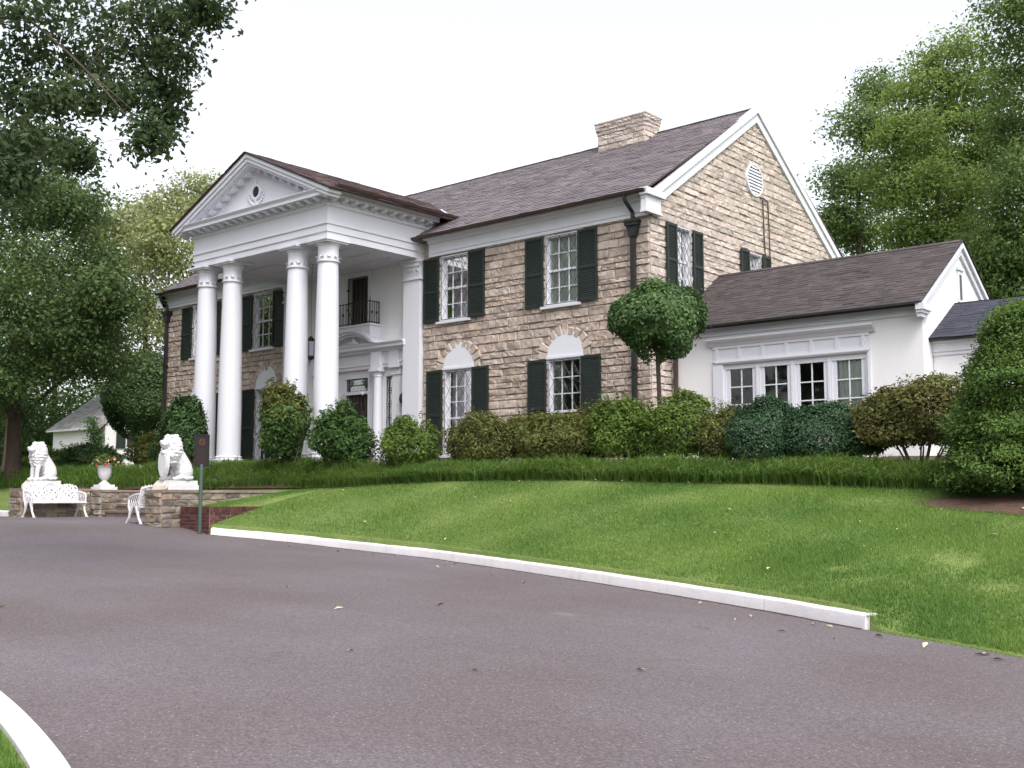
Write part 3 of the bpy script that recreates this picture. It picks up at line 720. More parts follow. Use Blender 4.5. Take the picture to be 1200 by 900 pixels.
# rake boards and returns on the gables
for (pl, sgn) in ((GP, 1), (LP, 1)):
    rk = MB(**pl)
    th = math.atan(RAKE); cs, sn = math.cos(th), math.sin(th)
    for side in (0, 1):
        fl_ = (lambda u: u) if side == 0 else (lambda u: HD - u)
        zo = lambda u, d: 7.2 + u * RAKE + .06 - d / cs
        for (d0, d1, ua, ub, n0, n1) in ((-.05, .34, -.40, -.20, 0, .10), (-.055, .12, -.40, -.33, .10, .15)):
            rk.prism([(fl_(ua), zo(ua, d0)), (HD / 2, zo(HD / 2, d0)), (HD / 2, zo(HD / 2, d1)), (fl_(ub), zo(ub, d1))], n0, n1)
    for u0, u1 in ((-.44, .36), (HD - .36, HD + .44)):
        rk.box(u0 + .06, u1 - .1, 0.0, .16, 6.76, 7.12); rk.box(u0, u1, 0.0, .24, 7.12, 7.17); rk.box(u0 + .02, u1 - .03, 0, .20, 7.17, 7.30)
        rk.box(u0 + .03, u1 - .08, 0, .19, 6.705, 6.76)
    rk.build('rake_board', MT['white'], house)
# round louvred vent, conduits
vt = MB(**GP)
vc, vz, vr = 5.13, 8.68, .46
def ringv(mb, u, z, r0, r1, n0, n1, k=28):
    pts = []; fs = []
    for j in range(k):
        a = 2 * math.pi * j / k; c_, s_ = math.cos(a), math.sin(a)
        pts += [(u + r0 * c_, n0, z + r0 * s_), (u + r0 * c_, n1, z + r0 * s_), (u + r1 * c_, n1, z + r1 * s_), (u + r1 * c_, n0, z + r1 * s_)]
    for j in range(k):
        a, b = 4 * j, 4 * ((j + 1) % k); fs += [(a, b, b + 1, a + 1), (a + 1, b + 1, b + 2, a + 2), (a + 2, b + 2, b + 3, a + 3)]
    mb.add(pts, fs)
ringv(vt, vc, vz, .41, vr, .0, .10)
vent = vt.build('louvre_vent', MT['white'], house, 40)
vs = MB(**GP)
for k in range(9):
    z = vz - .36 + k * .09; hw = math.sqrt(max(.40 ** 2 - (z - vz) ** 2, .01))
    vs.add([(vc - hw, .097, z - .028), (vc + hw, .097, z - .028), (vc + hw, .088, z + .03), (vc - hw, .088, z + .03), (vc - hw, .09, z - .032), (vc + hw, .09, z - .032)], [(0, 1, 2, 3), (4, 5, 1, 0)])
vs.build('slat', MT['white'], vent)
vb = MB(**GP); vb.prism([(vc + .40 * math.cos(2 * math.pi * j / 24), vz + .40 * math.sin(2 * math.pi * j / 24)) for j in range(24)], .0, .085)
vb.build('vent_opening', MT['room'], vent)
cd = MB(**GP)
cd.tube([(5.55, .09, 8.2), (5.58, .09, 7.3), (5.62, .09, 6.7), (5.62, .09, 5.6)], .018, 6); cd.tube([(5.85, .09, 8.2), (5.9, .09, 7.0), (5.92, .09, 5.4)], .016, 6); cd.tube([(5.4, .09, 8.24), (5.6, .09, 8.26), (5.85, .09, 8.2)], .02, 6)
cd.build('conduit', MT['copper'], house, 60)

# windows -----------------------------------------------------------
def window(pl, u, hw, z0, z1, cols, rows, lattice, blind, arch=0.0, shw=.60, sh0=None, sh1=None, meet=None, deep=-.07):
    m = MB(**pl)
    fw = .055
    for (a, b, c, d) in ((u - hw, u - hw + fw, z0, z1), (u + hw - fw, u + hw, z0, z1), (u - hw + fw, u + hw - fw, z1 - fw, z1), (u - hw + fw, u + hw - fw, z0, z0 + fw)): m.box(a, b, deep - .06, deep + .115, c, d)
    a0, a1, b0, b1 = u - hw + fw, u + hw - fw, z0 + fw, z1 - fw
    mid = meet if meet is not None else (b0 + b1) / 2
    m.box(a0, a1, deep - .03, deep + .035, mid - .03, mid + .03)
    for (c, d) in ((b0, mid - .03), (mid + .03, b1)):
        m.box(a0, a0 + .035, deep - .02, deep + .02, c, d); m.box(a1 - .035, a1, deep - .02, deep + .02, c, d)
        for k in range(1, cols):
            x = a0 + (a1 - a0) * k / cols; m.box(x - .013, x + .013, deep - .012, deep + .016, c, d)
        for k in range(1, rows):
            z = c + (d - c) * k / rows; m.box(a0 + .035, a1 - .035, deep - .011, deep + .015, z - .013, z + .013)
    win = m.build('window', MT['white'], house)
    p = MB(**pl); p.box(a0 + .005, a1 - .005, deep - .004, deep + .002, b0 + .005, b1 - .005); p.build('pane', MT['glass'], win)
    s = MB(**pl); s.prism_u([(-.1, z0 - .085), (.13, z0 - .085), (.135, z0 - .02), (-.1, z0 + .005)], u - hw - .1, u + hw + .1); s.build('sill', MT['white'], win)
    if lattice:
        g = MB(**pl); n = .045; st_ = (a1 - a0) / 3.2; hh = st_ * 1.62
        x0, x1, y0, y1 = a0 - .02, a1 + .02, b0 - .02, b1 + .02
        for sg_ in (1, -1):
            k = -12
            while k < 16:
                # line: z = y0 + sg*(x - x0)*hh/st + k*hh
                pts = []
                f = lambda x: y0 + sg_ * (x - x0) * hh / st_ + k * hh
                xa, xb = x0, x1; za, zb = f(xa), f(xb)
                if sg_ < 0: xa, xb, za, zb = xb, xa, zb, za
                if za < y0: t = (y0 - za) / (zb - za); xa += (xb - xa) * t; za = y0
                if zb > y1 and zb != za: t = (y1 - za) / (zb - za); xb = xa + (xb - xa) * t; zb = y1
                if za < y1 and zb > y0 and zb - za > .02: g.tube([(xa, n, za), (xb, n, zb)], .0065, 4, False)
                k += 1
        for (a, b) in (((x0, y0), (x1, y0)), ((x1, y0), (x1, y1)), ((x1, y1), (x0, y1)), ((x0, y1), (x0, y0))): g.tube([(a[0], n, a[1]), (b[0], n, b[1])], .010, 4)
        for z in (b0 + .2, b1 - .2): g.tube([(x0, n, z), (x0 - .05, n, z), (x0 - .05, -.02, z)], .012, 4)
        g.build('lattice_grille', MT['iron'], win)
    c = MB(**pl)
    if blind == 'curtain':
        k = 18
        pts = [(a0 + (a1 - a0) * j / k, -.12 + .014 * math.sin(j * 2.1), zz) for zz in (b0, b1) for j in range(k + 1)]
        c.add(pts, [(j, j + 1, j + k + 2, j + k + 1) for j in range(k)]); c.build('curtain', MT['curtain'], win)
    elif blind == 'drape':
        k = 8
        for (x0, x1) in ((a0, a0 + (a1 - a0) * .36),):
            pts = [(x0 + (x1 - x0) * j / k, -.17 + .02 * math.sin(j * 2.3), zz) for zz in (b0, b1) for j in range(k + 1)]
            c.add(pts, [(j, j + 1, j + k + 2, j + k + 1) for j in range(k)])
        c.build('curtain', MT['drape'], win)
    if arch:
        q = MB(**pl); r = .575
        q.prism([(u + r * math.cos(math.pi * j / 24), z1 + .055 + r * 1.17 * math.sin(math.pi * j / 24)) for j in range(25)], .001, .03)
        q.box(u - r - .01, u + r + .01, -.02, .075, z1 + .0, z1 + .055)
        q.build('arch_panel', MT['white'], win)
    if shw:
        for sd_ in (-1, 1):
            t = MB(**pl)
            e0 = u + sd_ * (hw + .02); e1 = u + sd_ * (hw + .02 + shw); a, b = min(e0, e1), max(e0, e1)
            c0, c1 = (sh0 if sh0 is not None else z0 - .02), (sh1 if sh1 is not None else z1)
            n0, n1 = .078, .118
            t.box(a, a + .06, n0, n1, c0, c1); t.box(b - .06, b, n0, n1, c0, c1)
            cm = c0 + (c1 - c0) * .47
            for (d0, d1) in ((c0, c0 + .09), (cm - .035, cm + .035), (c1 - .07, c1)): t.box(a + .06, b - .06, n0, n1 - .003, d0, d1)
            for (d0, d1) in ((c0 + .09, cm - .035), (cm + .035, c1 - .07)):
                k = max(2, int((d1 - d0) / .045))
                for j in range(k):
                    z = d0 + (d1 - d0) * (j + .5) / k; hh = (d1 - d0) / k * .5
                    t.add([(a + .06, n1 - .012, z - hh), (b - .06, n1 - .012, z - hh), (b - .06, n0 + .006, z + hh * .95), (a + .06, n0 + .006, z + hh * .95), (a + .06, n0 + .004, z - hh), (b - .06, n0 + .004, z - hh)], [(0, 1, 2, 3), (4, 5, 1, 0)])
            if pl is FP: t.box(a + .1, b - .1, .03, .078, c0 + .1, c0 + .16)
            t.build('shutter', MT['shutter'], house)
    return win
for k, (u, hw, a, b) in enumerate(UP): window(FP, u, hw, a, b, 3, 2, True, 'curtain' if k < 2 else 'drape')
for k, (u, hw, a, b) in enumerate(LO): window(FP, u, hw, a, b, 3, 3, True, 'drape', arch=1, meet=2.12)
for (u, hw, a, b) in GW: window(GP, u, hw, a, b, 2, 2, True, 'curtain', shw=.46)

# downspouts
def downspout(pl, u, n, ztop, zbot, gut_n, gut_z, hopper=True):
    d = MB(**pl)
    d.tube([(u - .05, gut_n, gut_z), (u - .04, gut_n - .04, gut_z - .14), (u, n + .02, gut_z - .38), (u, n, ztop)], [.05] * 4, 8)
    if hopper:
        d.box(u - .17, u + .17, n - .12, n + .13, ztop - .10, ztop); d.prism([(u - .14, ztop - .10), (u + .14, ztop - .10), (u + .08, ztop - .36), (u - .08, ztop - .36)], n - .09, n + .09)
        d.box(u - .19, u + .19, n - .13, n + .15, ztop - .02, ztop + .03)
    d.box(u - .055, u + .055, n - .045, n + .055, zbot, ztop - .30)
    for z in np.arange(zbot + .8, ztop - .5, 1.6): d.box(u - .085, u + .085, n - .05, n + .07, z, z + .05)
    return d.build('downspout', MT['iron'] if hopper else MT['copper'], house)
downspout(FP, -.40, .13, 6.58, .6, .44, 7.2)
downspout(FP, -HL + .12, .13, 6.58, .6, .44, 7.2)

# portico -----------------------------------------------------------
PCX, PCY = -25.2, 18.65                                   # centre line; axis of the columns
COLX = [-27.95, -26.70, -23.72, -22.45]
PZ = .80
po = MB(); po.box(PCX - 3.3, PCX + 3.3, PCY - .7, YF + .5, .1, PZ); po.box(PCX - 1.9, PCX + 1.9, PCY - 1.1, PCY - .7, .0, PZ - .17); po.box(PCX - 1.9, PCX + 1.9, PCY - 1.45, PCY - 1.1, .0, PZ - .34)
po.build('porch_floor', MT['concrete'], house)
def column(x, y):
    m = MB(); c = (x, y, 0); rb, rt_ = .335, .272
    prof = [(rb, PZ + .32)]
    for k in range(1, 11):
        t = k / 10; prof.append((rb - (rb - rt_) * t ** 1.7, PZ + .32 + (6.12 - PZ - .32) * t))
    m.lathe(c, prof, 28)
    col = m.build('column', MT['white'], house, 40)
    b = MB(); b.box(x - .46, x + .46, y - .46, y + .46, PZ + .001, PZ + .12)
    b.lathe(c, [(.43, PZ + .12), (.455, PZ + .16), (.455, PZ + .2), (.41, PZ + .23), (.37, PZ + .25), (.385, PZ + .28), (.385, PZ + .30), (.345, PZ + .325)], 28)
    b.build('base', MT['white'], col, 40)
    k_ = MB()
    k_.lathe(c, [(.275, 6.115), (.315, 6.125), (.322, 6.15), (.285, 6.17), (.278, 6.20), (.275, 6.26), (.275, 6.50), (.285, 6.52), (.285, 6.54), (.30, 6.56), (.335, 6.60), (.335, 6.62)], 28)
    k_.box(x - .37, x + .37, y - .37, y + .37, 6.622, 6.665); k_.box(x - .41, x + .41, y - .41, y + .41, 6.665, 6.715)
    for j in range(10):                                   # the row of small leaves round the neck
        a = 2 * math.pi * j / 10; ca, sa = math.cos(a), math.sin(a)
        q = []
        for (w, r, z) in ((.05, .277, 6.17), (.06, .285, 6.22), (.045, .335, 6.275), (.02, .345, 6.25)):
            q += [(x + r * ca - w * sa, y + r * sa + w * ca, z), (x + r * ca + w * sa, y + r * sa - w * ca, z)]
        k_.add(q, [(0, 1, 3, 2), (2, 3, 5, 4), (4, 5, 7, 6)])
    k_.build('capital', MT['white'], col, 35)
for x in COLX: column(x, PCY)
# pilasters on the house wall
for x in (COLX[0], COLX[3]):
    m = MB(); m.box(x - .33, x + .33, YF - .16, YF + .2, PZ, 6.12); pil = m.build('pilaster', MT['white'], house)
    k_ = MB(); k_.box(x - .37, x + .37, YF - .20, YF + .1, 6.12, 6.17); k_.box(x - .335, x + .335, YF - .165, YF + .1, 6.17, 6.50); k_.prism([(x - .335, 6.50), (x + .335, 6.50), (x + .37, 6.62), (x - .37, 6.62)], YF - .20, YF + .1); k_.box(x - .40, x + .40, YF - .23, YF + .1, 6.62, 6.715)
    for j in range(4):
        xx = x - .25 + j * .167
        k_.add([(xx - .055, YF - .166, 6.20), (xx + .055, YF - .166, 6.20), (xx + .07, YF - .19, 6.32), (xx - .07, YF - .19, 6.32), (xx - .04, YF - .25, 6.39), (xx + .04, YF - .25, 6.39)], [(0, 1, 2, 3), (3, 2, 5, 4)])
    k_.build('capital', MT['white'], pil)
    bb = MB(); bb.box(x - .40, x + .40, YF - .22, YF + .1, PZ + .001, PZ + .2); bb.build('base', MT['white'], pil)
# entablature: front and the two sides
EXL, EXR, EYF = COLX[0] - .29, COLX[3] + .29, PCY - .29
def ent_profile(): return [(0, 6.717), (0, 6.90), (.03, 6.90), (.03, 7.08), (.065, 7.10), (.065, 7.15), (.02, 7.15), (.02, 7.56), (.07, 7.60), (.07, 7.66), (.07, 7.78), (.36, 7.78), (.36, 7.86), (.42, 7.94), (.42, 7.955), (-.55, 7.955), (-.55, 6.717)]
en = MB()
prof = ent_profile()
loop = []
for (o, z) in prof:
    loop.append([(EXR + o, YF + .3, z), (EXR + o, EYF - o, z), (EXL - o, EYF - o, z), (EXL - o, YF + .3, z)])
k = len(prof)
base = len(en.v)
for l in loop: en.v += [np.array(p) for p in l]
for i in range(k):
    for j in range(3):
        a, b = i * 4 + j, ((i + 1) % k) * 4 + j
        en.f.append((a, a + 1, b + 1, b))
en.f += [tuple(i * 4 for i in range(k)), tuple(i * 4 + 3 for i in range(k))]
ent = en.build('entablature', MT['white'], house)
dn = MB()
def modillion(mb, x, y, dx, dy, z):
    """a bracket under the cornice; (dx,dy) points out"""
    tx, ty = -dy, dx; w = .06
    q = []
    for s_ in (-w, w):
        for (o, zz) in ((.07, z - .10), (.16, z - .10), (.30, z - .055), (.32, z - .002), (.07, z - .002)): q.append((x + dx * o + tx * s_, y + dy * o + ty * s_, zz))
    mb = MB(); mb.add(q, [(0, 1, 2, 3, 4), (9, 8, 7, 6, 5)] + [(i, i + 5, (i + 1) % 5 + 5, (i + 1) % 5) for i in range(5)]); mb.build('modillion', MT['white'], ent)
for k in range(17): modillion(dn, EXL + (EXR - EXL) * (k + .5) / 17, EYF, 0, -1, 7.78)
for k in range(11):
    y = EYF + .05 + (YF + .2 - EYF) * k / 10.6
    modillion(dn, EXR, y, 1, 0, 7.78); modillion(dn, EXL, y, -1, 0, 7.78)
ce = MB(); ce.box(EXL + .5, EXR - .5, EYF + .5, YF + .16, 6.74, 6.80)
for k in range(1, 4): ce.box(EXL + .5, EXR - .5, EYF + .5 + (YF - EYF - .4) * k / 4 - .03, EYF + .5 + (YF - EYF - .4) * k / 4 + .03, 6.715, 6.74)
ce.build('ceiling', MT['white'], house)
# pediment
TAN = (9.52 - 7.92) / 3.52
pd = MB(P=(PCX, 0, 0)); pd.prism([(-3.2, 7.955), (3.2, 7.955), (0, 7.955 + 3.2 * TAN)], EYF + .0, EYF + .12)
ped = pd.build('pediment', MT['white'], house)
rkp = MB(P=(PCX, 0, 0))
ph = math.atan(TAN); cs, sn = math.cos(ph), math.sin(ph)
def rakebar(mb, d0, d1, y0, y1, ext=0.0, x0=3.6):
    """a bar along both slopes, d measured down from the roof line"""
    for s_ in (-1, 1):
        apex = 9.50 + ext
        pts = [(s_ * x0, apex - x0 * TAN - d0 / cs), (0, apex - d0 / cs), (0, apex - d1 / cs), (s_ * (x0 - (d1 - d0) * .25), apex - (x0 - (d1 - d0) * .25) * TAN - d1 / cs)]
        mb.prism(pts, y0, y1)
rakebar(rkp, 0, .10, EYF - .44, EYF + .0); rakebar(rkp, .10, .20, EYF - .40, EYF + .0, x0=3.52); rakebar(rkp, .20, .27, EYF - .34, EYF + .0, x0=3.40)
rkp.build('raking_cornice', MT['white'], ped)
mo = MB(P=(PCX, 0, 0))
for s_ in (-1, 1):
    for k in range(8):
        x = s_ * (.28 + k * .345); z = 9.50 - abs(x) * TAN - .27 / cs
        mo = MB(P=(PCX, 0, 0)); mo.prism([(x - .065, z - .11 - .065 * TAN * s_ * -1), (x + .065, z - .11 - .065 * TAN * s_), (x + .065, z - .065 * TAN * s_ + .01), (x - .065, z + .065 * TAN * s_ + .01)], EYF - .22, EYF + .0)
        mo.build('modillion', MT['white'], ped)
oc = MB(P=(PCX, EYF, 0), U=(1, 0, 0), N=(0, -1, 0)); OU, OZ = -.05, 8.50
ringv(oc, OU, OZ, .16, .235, .0, .05)
for a in (90, 0, 180, 270): oc.box(OU + .27 * math.cos(R(a)) - .03, OU + .27 * math.cos(R(a)) + .03, 0, .055, OZ + .27 * math.sin(R(a)) - .05, OZ + .27 * math.sin(R(a)) + .05)
for k in range(12):
    a = R(200 + k * 140 / 11); r = .36
    oc.ellipsoid((OU + r * math.cos(a), .03, OZ + r * math.sin(a)), (.045, .035, .04), 7, 5)
oc.build('oculus_surround', MT['white'], ped, 40)
od = MB(P=(PCX, EYF, 0), U=(1, 0, 0), N=(0, -1, 0)); od.prism([(OU + .16 * math.cos(2 * math.pi * j / 24), OZ + .16 * math.sin(2 * math.pi * j / 24)) for j in range(24)], .0, .012)
od.build('oculus', MT['room'], ped)
# its roof
prf = MB()
for s_ in (-1, 1):
    e = np.array([PCX + s_ * 3.66, EYF - .47, 9.53 - 3.66 * TAN]); up = np.array([-s_ * cs, 0, sn]); nn = np.array([s_ * sn, 0, cs])
    q = [e, e + [0, 7.2, 0], e + [0, 7.2, 0] + up * (3.66 / cs), e + up * (3.66 / cs)]
    i = len(prf.v); prf.v += [p - nn * .03 for p in q] + [p + nn * .004 for p in q]
    prf.f += [tuple(i + a for a in f) for f in [(0, 3, 2, 1), (4, 5, 6, 7), (0, 1, 5, 4), (1, 2, 6, 5), (2, 3, 7, 6), (3, 0, 4, 7)]]
proof = prf.build('portico_roof', MT['copper'], house)
psh = MB()
for s_ in (-1, 1):
    e = np.array([PCX + s_ * 3.69, EYF - .50, 9.53 - 3.69 * TAN]); up = np.array([-s_ * cs, 0, sn]); nn = np.array([s_ * sn, 0, cs])
    shingles(psh, e + nn * .006, (0, 1, 0), up, 7.2, 3.69 / cs, seed=31)
psh.build('slates', MT['slate_porch'], proof)
for s_ in (-1, 1):
    q = MB(P=(PCX + s_ * 3.70, EYF - .3, 0), U=(0, 1, 0), N=(s_, 0, 0)); gutter(q, 0, 4.55, .03, 7.955, .07); q.build('gutter', MT['copper'], house, 50)
# white metal flashing up the valley on the right
fl = MB()
for s_ in (-1, 1):
    pts = []
    for t in (0, 1):
        x = PCX + s_ * (3.45 - 1.7 * t); zz = 9.53 - abs(x - PCX) * TAN; y = EY + (zz - EZ) / (slope[2] / slope[1])
        pts.append(np.array([x, y, zz + .045]))
    d = (pts[1] - pts[0]); wv = np.array([s_ * .06, 0, 0.0])
    i = len(fl.v); fl.v += [pts[0], pts[0] + wv, pts[1] + wv, pts[1], pts[0] + [0, 0, .012], pts[0] + wv + [0, 0, .012], pts[1] + wv + [0, 0, .012], pts[1] + [0, 0, .012]]
    fl.f += [tuple(i + a for a in f) for f in [(0, 3, 2, 1), (4, 5, 6, 7), (0, 1, 5, 4), (1, 2, 6, 5), (2, 3, 7, 6), (3, 0, 4, 7)]]
fl.build('valley_flashing', MT['white'], proof)

# the white entrance wall and its doorway
WP = dict(P=(XC, YF + .16, 0), U=(1, 0, 0), N=(0, -1, 0))
D = DOOR_U
wh = [(D - .46, D + .46, 5.09, 6.60), (D - .52, D + .52, PZ, 3.53), (D - 1.58, D - 1.23, 1.0, 3.55), (D + 1.23, D + 1.58, 1.0, 3.55)]
ew = MB(**WP); ew.wall(PW0, PW1, ZB, 6.80, -.3, 0, wh); ew.box(PW0, PW1, -.3, 0, 6.8, 7.9)
ewall = ew.build('entrance_wall', MT['stucco'], house)
bd = MB(**WP)
for (a, b, c, d) in ((D - .62, D - .46, 5.06, 6.60), (D + .46, D + .62, 5.06, 6.60), (D - .62, D + .62, 6.60, 6.70)): bd.box(a, b, 0, .05, c, d)
bd.box(D - .70, D + .70, 0, .09, 6.70, 6.735)
ud = bd.build('balcony_door', MT['white'], house)
m = MB(**WP); m.box(D - .46, D + .46, -.2, -.16, 5.09, 6.60); m.build('door_leaf', MT['door'], ud)
def ironwork(mb, a0, a1, b0, b1, n, st_x=.15):
    nx = max(2, round((a1 - a0) / st_x))
    for k in range(nx + 1):
        x = a0 + (a1 - a0) * k / nx; mb.tube([(x, n, b0), (x, n, b1)], .009 if 0 < k < nx else .016, 4)
    nz = max(2, round((b1 - b0) / .42))
    for k in range(nz + 1):
        z = b0 + (b1 - b0) * k / nz; mb.tube([(a0, n, z), (a1, n, z)], .010, 4)
    for k in range(nx):
        for j in range(nz):
            x = a0 + (a1 - a0) * (k + .5) / nx; z = b0 + (b1 - b0) * (j + .5) / nz; h = (b1 - b0) / nz * .42; w = (a1 - a0) / nx * .36
            pts = [(x + w * math.cos(t), n, z + h * math.sin(t)) for t in np.linspace(0, 2 * math.pi, 9)]
            mb.tube(pts, .007, 3, False)
m = MB(**WP); ironwork(m, D - .45, D + .45, 5.1, 6.58, .02, .18)
for z in (5.6, 6.2): m.box(D - .50, D - .44, .0, .05, z, z + .06)
m.build('iron_gate', MT['iron'], ud)
m = MB(**WP); AH, AZ, AR = 1.22, 4.45, .49
rad_ = (AH * AH + AR * AR) / (2 * AR); czz = AZ + AR - rad_; amax = math.asin(AH / rad_)
m.prism([(D + .97, 5.0), (D - .97, 5.0)] + [(D + a_, czz + math.sqrt(rad_ ** 2 - a_ ** 2) + .003) for a_ in np.linspace(-.97, .97, 23)], 0, .40); m.box(D - 1.01, D + 1.01, 0, .44, 5.0, 5.05); bal = m.build('balcony', MT['white'], house)
m = MB(**WP)
def railing(mb, p0, p1, z0, z1, n_):
    for k in range(n_ + 1):
        t = k / n_; x, y = p0[0] + (p1[0] - p0[0]) * t, p0[1] + (p1[1] - p0[1]) * t
        mb.tube([(x, y, z0), (x, y, z1)], .012 if 0 < k < n_ else .02, 4)
        if k % 2 == 1: mb.ellipsoid((x, y, (z0 + z1) / 2), (.035, .035, .05), 6, 4)
    for z in (z0 + .05, z1 - .03): mb.tube([(p0[0], p0[1], z), (p1[0], p1[1], z)], .014, 4)
railing(m, (D - .93, .38), (D + .93, .38), 5.052, 5.75, 14); railing(m, (D + .93, .38), (D + .93, .02), 5.052, 5.75, 4); railing(m, (D - .93, .38), (D - .93, .02), 5.052, 5.75, 4)
for u in (D - .93, D + .93): m.tube([(u, .38, 5.75), (u, .38, 5.84)], [.016, .008], 5)
m.build('railing', MT['iron'], bal)
# doorway: cornice, segmental pediment, pilasters, frieze
m = MB(**WP)
m.prism_u([(0, 4.20), (.20, 4.20), (.24, 4.26), (.36, 4.30), (.36, 4.36), (.42, 4.43), (.42, 4.45), (0, 4.45)], D - 2.35, D + 2.35)
m.prism_u([(0, 3.74), (.14, 3.74), (.14, 3.84), (.17, 3.84), (.17, 3.90), (.12, 3.90), (.12, 4.199), (0, 4.199)], D - 2.1, D + 2.1)
for s_ in (-1, 1):
    for uu in (1.05, 1.76): m.box(D + s_ * uu - .2, D + s_ * uu + .2, .0, .26 if uu < 1.5 else .2, 3.70, 4.199)
for (r0, r1, n1) in ((.0, .075, .50), (.075, .15, .42), (.15, .21, .34)):
    ang = np.linspace(-amax, amax, 25)
    out_ = [(D + (rad_ - r0) * math.sin(t), max(czz + (rad_ - r0) * math.cos(t), AZ + .001)) for t in ang]; in_ = [(D + (rad_ - r1) * math.sin(t), max(czz + (rad_ - r1) * math.cos(t), AZ + .001)) for t in ang]
    for i in range(24): m.prism([out_[i], out_[i + 1], in_[i + 1], in_[i]], 0, n1)
ang = np.linspace(-amax, amax, 25); m.prism([(D + (rad_ - .15) * math.sin(t), max(czz + (rad_ - .15) * math.cos(t), AZ + .002)) for t in ang], 0, .12)
for (uu, zz, r) in ((0, 4.58, .13), (-.16, 4.53, .08), (.16, 4.53, .08), (0, 4.74, .08)): m.ellipsoid((D + uu, .16, zz), (r, .1, r), 10, 7)
ped2 = m.build('door_pediment', MT['white'], house, 30)
for s_ in (-1, 1):
    c_ = MB(**WP); u = D + s_ * 1.05
    c_.lathe((u, .14, 0), [(.15, PZ + .22), (.148, 2.0), (.13, 3.45)], 16); c_.box(u - .19, u + .19, 0, .3, PZ + .001, PZ + .2); c_.lathe((u, .14, 0), [(.13, 3.45), (.15, 3.47), (.15, 3.5), (.13, 3.52), (.14, 3.58), (.18, 3.62)], 16); c_.box(u - .2, u + .2, 0, .33, 3.62, 3.699)
    c_.build('door_column', MT['white'], house, 40)
    c_ = MB(**WP); u = D + s_ * 1.76
    c_.box(u - .16, u + .16, 0, .08, PZ + .001, 3.5); c_.box(u - .19, u + .19, 0, .12, 3.5, 3.60); c_.box(u - .17, u + .17, 0, .09, 3.60, 3.699); c_.build('door_pilaster', MT['white'], house)
    c_ = MB(**WP); u = D + s_ * 1.405
    for (a, b, c, d) in ((u - .175, u - .135, 1.0, 3.55), (u + .135, u + .175, 1.0, 3.55), (u - .135, u + .135, 3.48, 3.55), (u - .135, u + .135, 1.0, 1.08)): c_.box(a, b, -.12, .02, c, d)
    sl_ = c_.build('sidelight', MT['white'], house)
    c_ = MB(**WP); c_.box(u - .135, u + .135, -.075, -.068, 1.08, 3.48); c_.build('pane', MT['glass'], sl_)
    c_ = MB(**WP); ironwork(c_, u - .13, u + .13, 1.1, 3.46, -.02, .13); c_.build('iron_grille', MT['iron'], sl_)
    c_ = MB(**WP); c_.box(u - .13, u + .13, -.16, -.14, 1.08, 3.48); c_.build('curtain', MT['door'], sl_)
c_ = MB(**WP)
for (a, b, c, d) in ((D - .60, D - .50, PZ, 3.60), (D + .50, D + .60, PZ, 3.60), (D - .50, D + .50, 3.50, 3.60), (D - .50, D + .50, 3.02, 3.11)): c_.box(a, b, -.12, .04, c, d)
fd = c_.build('front_door', MT['white'], house)
c_ = MB(**WP); c_.box(D - .5, D + .5, -.16, -.11, PZ, 3.02); c_.build('door_leaf', MT['door'], fd)
c_ = MB(**WP); c_.box(D - .5, D + .5, -.075, -.068, 3.11, 3.50); c_.build('transom_pane', MT['glass'], fd)
c_ = MB(**WP); c_.box(D - .5, D + .5, -.16, -.14, 3.11, 3.50); c_.build('transom_backing', MT['door'], fd)
c_ = MB(**WP)
ironwork(c_, D - .49, D + .49, PZ + .05, 3.0, -.03, .16); ironwork(c_, D - .49, D + .49, 3.12, 3.49, -.03, .16); c_.build('iron_gate', MT['iron'], fd)
c_ = MB(**WP); c_.ellipsoid((D + .30, .06, 3.02), (.06, .05, .045), 10, 7); c_.box(D + .18, D + .30, .0, .06, 3.03, 3.06); c_.build('door_lamp', MT['white'], fd, 40)
# lamps: hung from the porch ceiling and fixed by the door
m = MB(); lx, ly = -25.15, 20.3
m.tube([(lx, ly, 6.74), (lx, ly, 4.62)], .008, 4); m.lathe((lx, ly, 0), [(.02, 4.62), (.05, 4.58), (.14, 4.50), (.17, 4.47), (.165, 4.46)], 6)
m.lathe((lx, ly, 0), [(.15, 4.02), (.16, 4.00), (.08, 3.94), (.02, 3.90)], 6)
for j in range(6):
    a = 2 * math.pi * j / 6; m.tube([(lx + .155 * math.cos(a), ly + .155 * math.sin(a), 4.02), (lx + .165 * math.cos(a), ly + .165 * math.sin(a), 4.46)], .012, 4)
lt = m.build('hanging_lantern', MT['iron'], house)
m = MB(); m.lathe((lx, ly, 0), [(.13, 4.03), (.14, 4.45)], 6); m.build('lantern_glass', MT['frost'], lt)
m = MB(**WP); u = D + 2.12
m.box(u - .05, u + .05, 0, .03, 2.62, 2.96); m.tube([(u, .02, 2.92), (u, .12, 2.98), (u, .14, 2.92)], .012, 5); m.ellipsoid((u, .14, 2.76), (.12, .12, .15), 12, 8); m.lathe((u, .14, 0), [(.02, 2.97), (.05, 2.93), (.12, 2.86)], 10)
m.build('wall_lamp', MT['lamp'], house, 40)

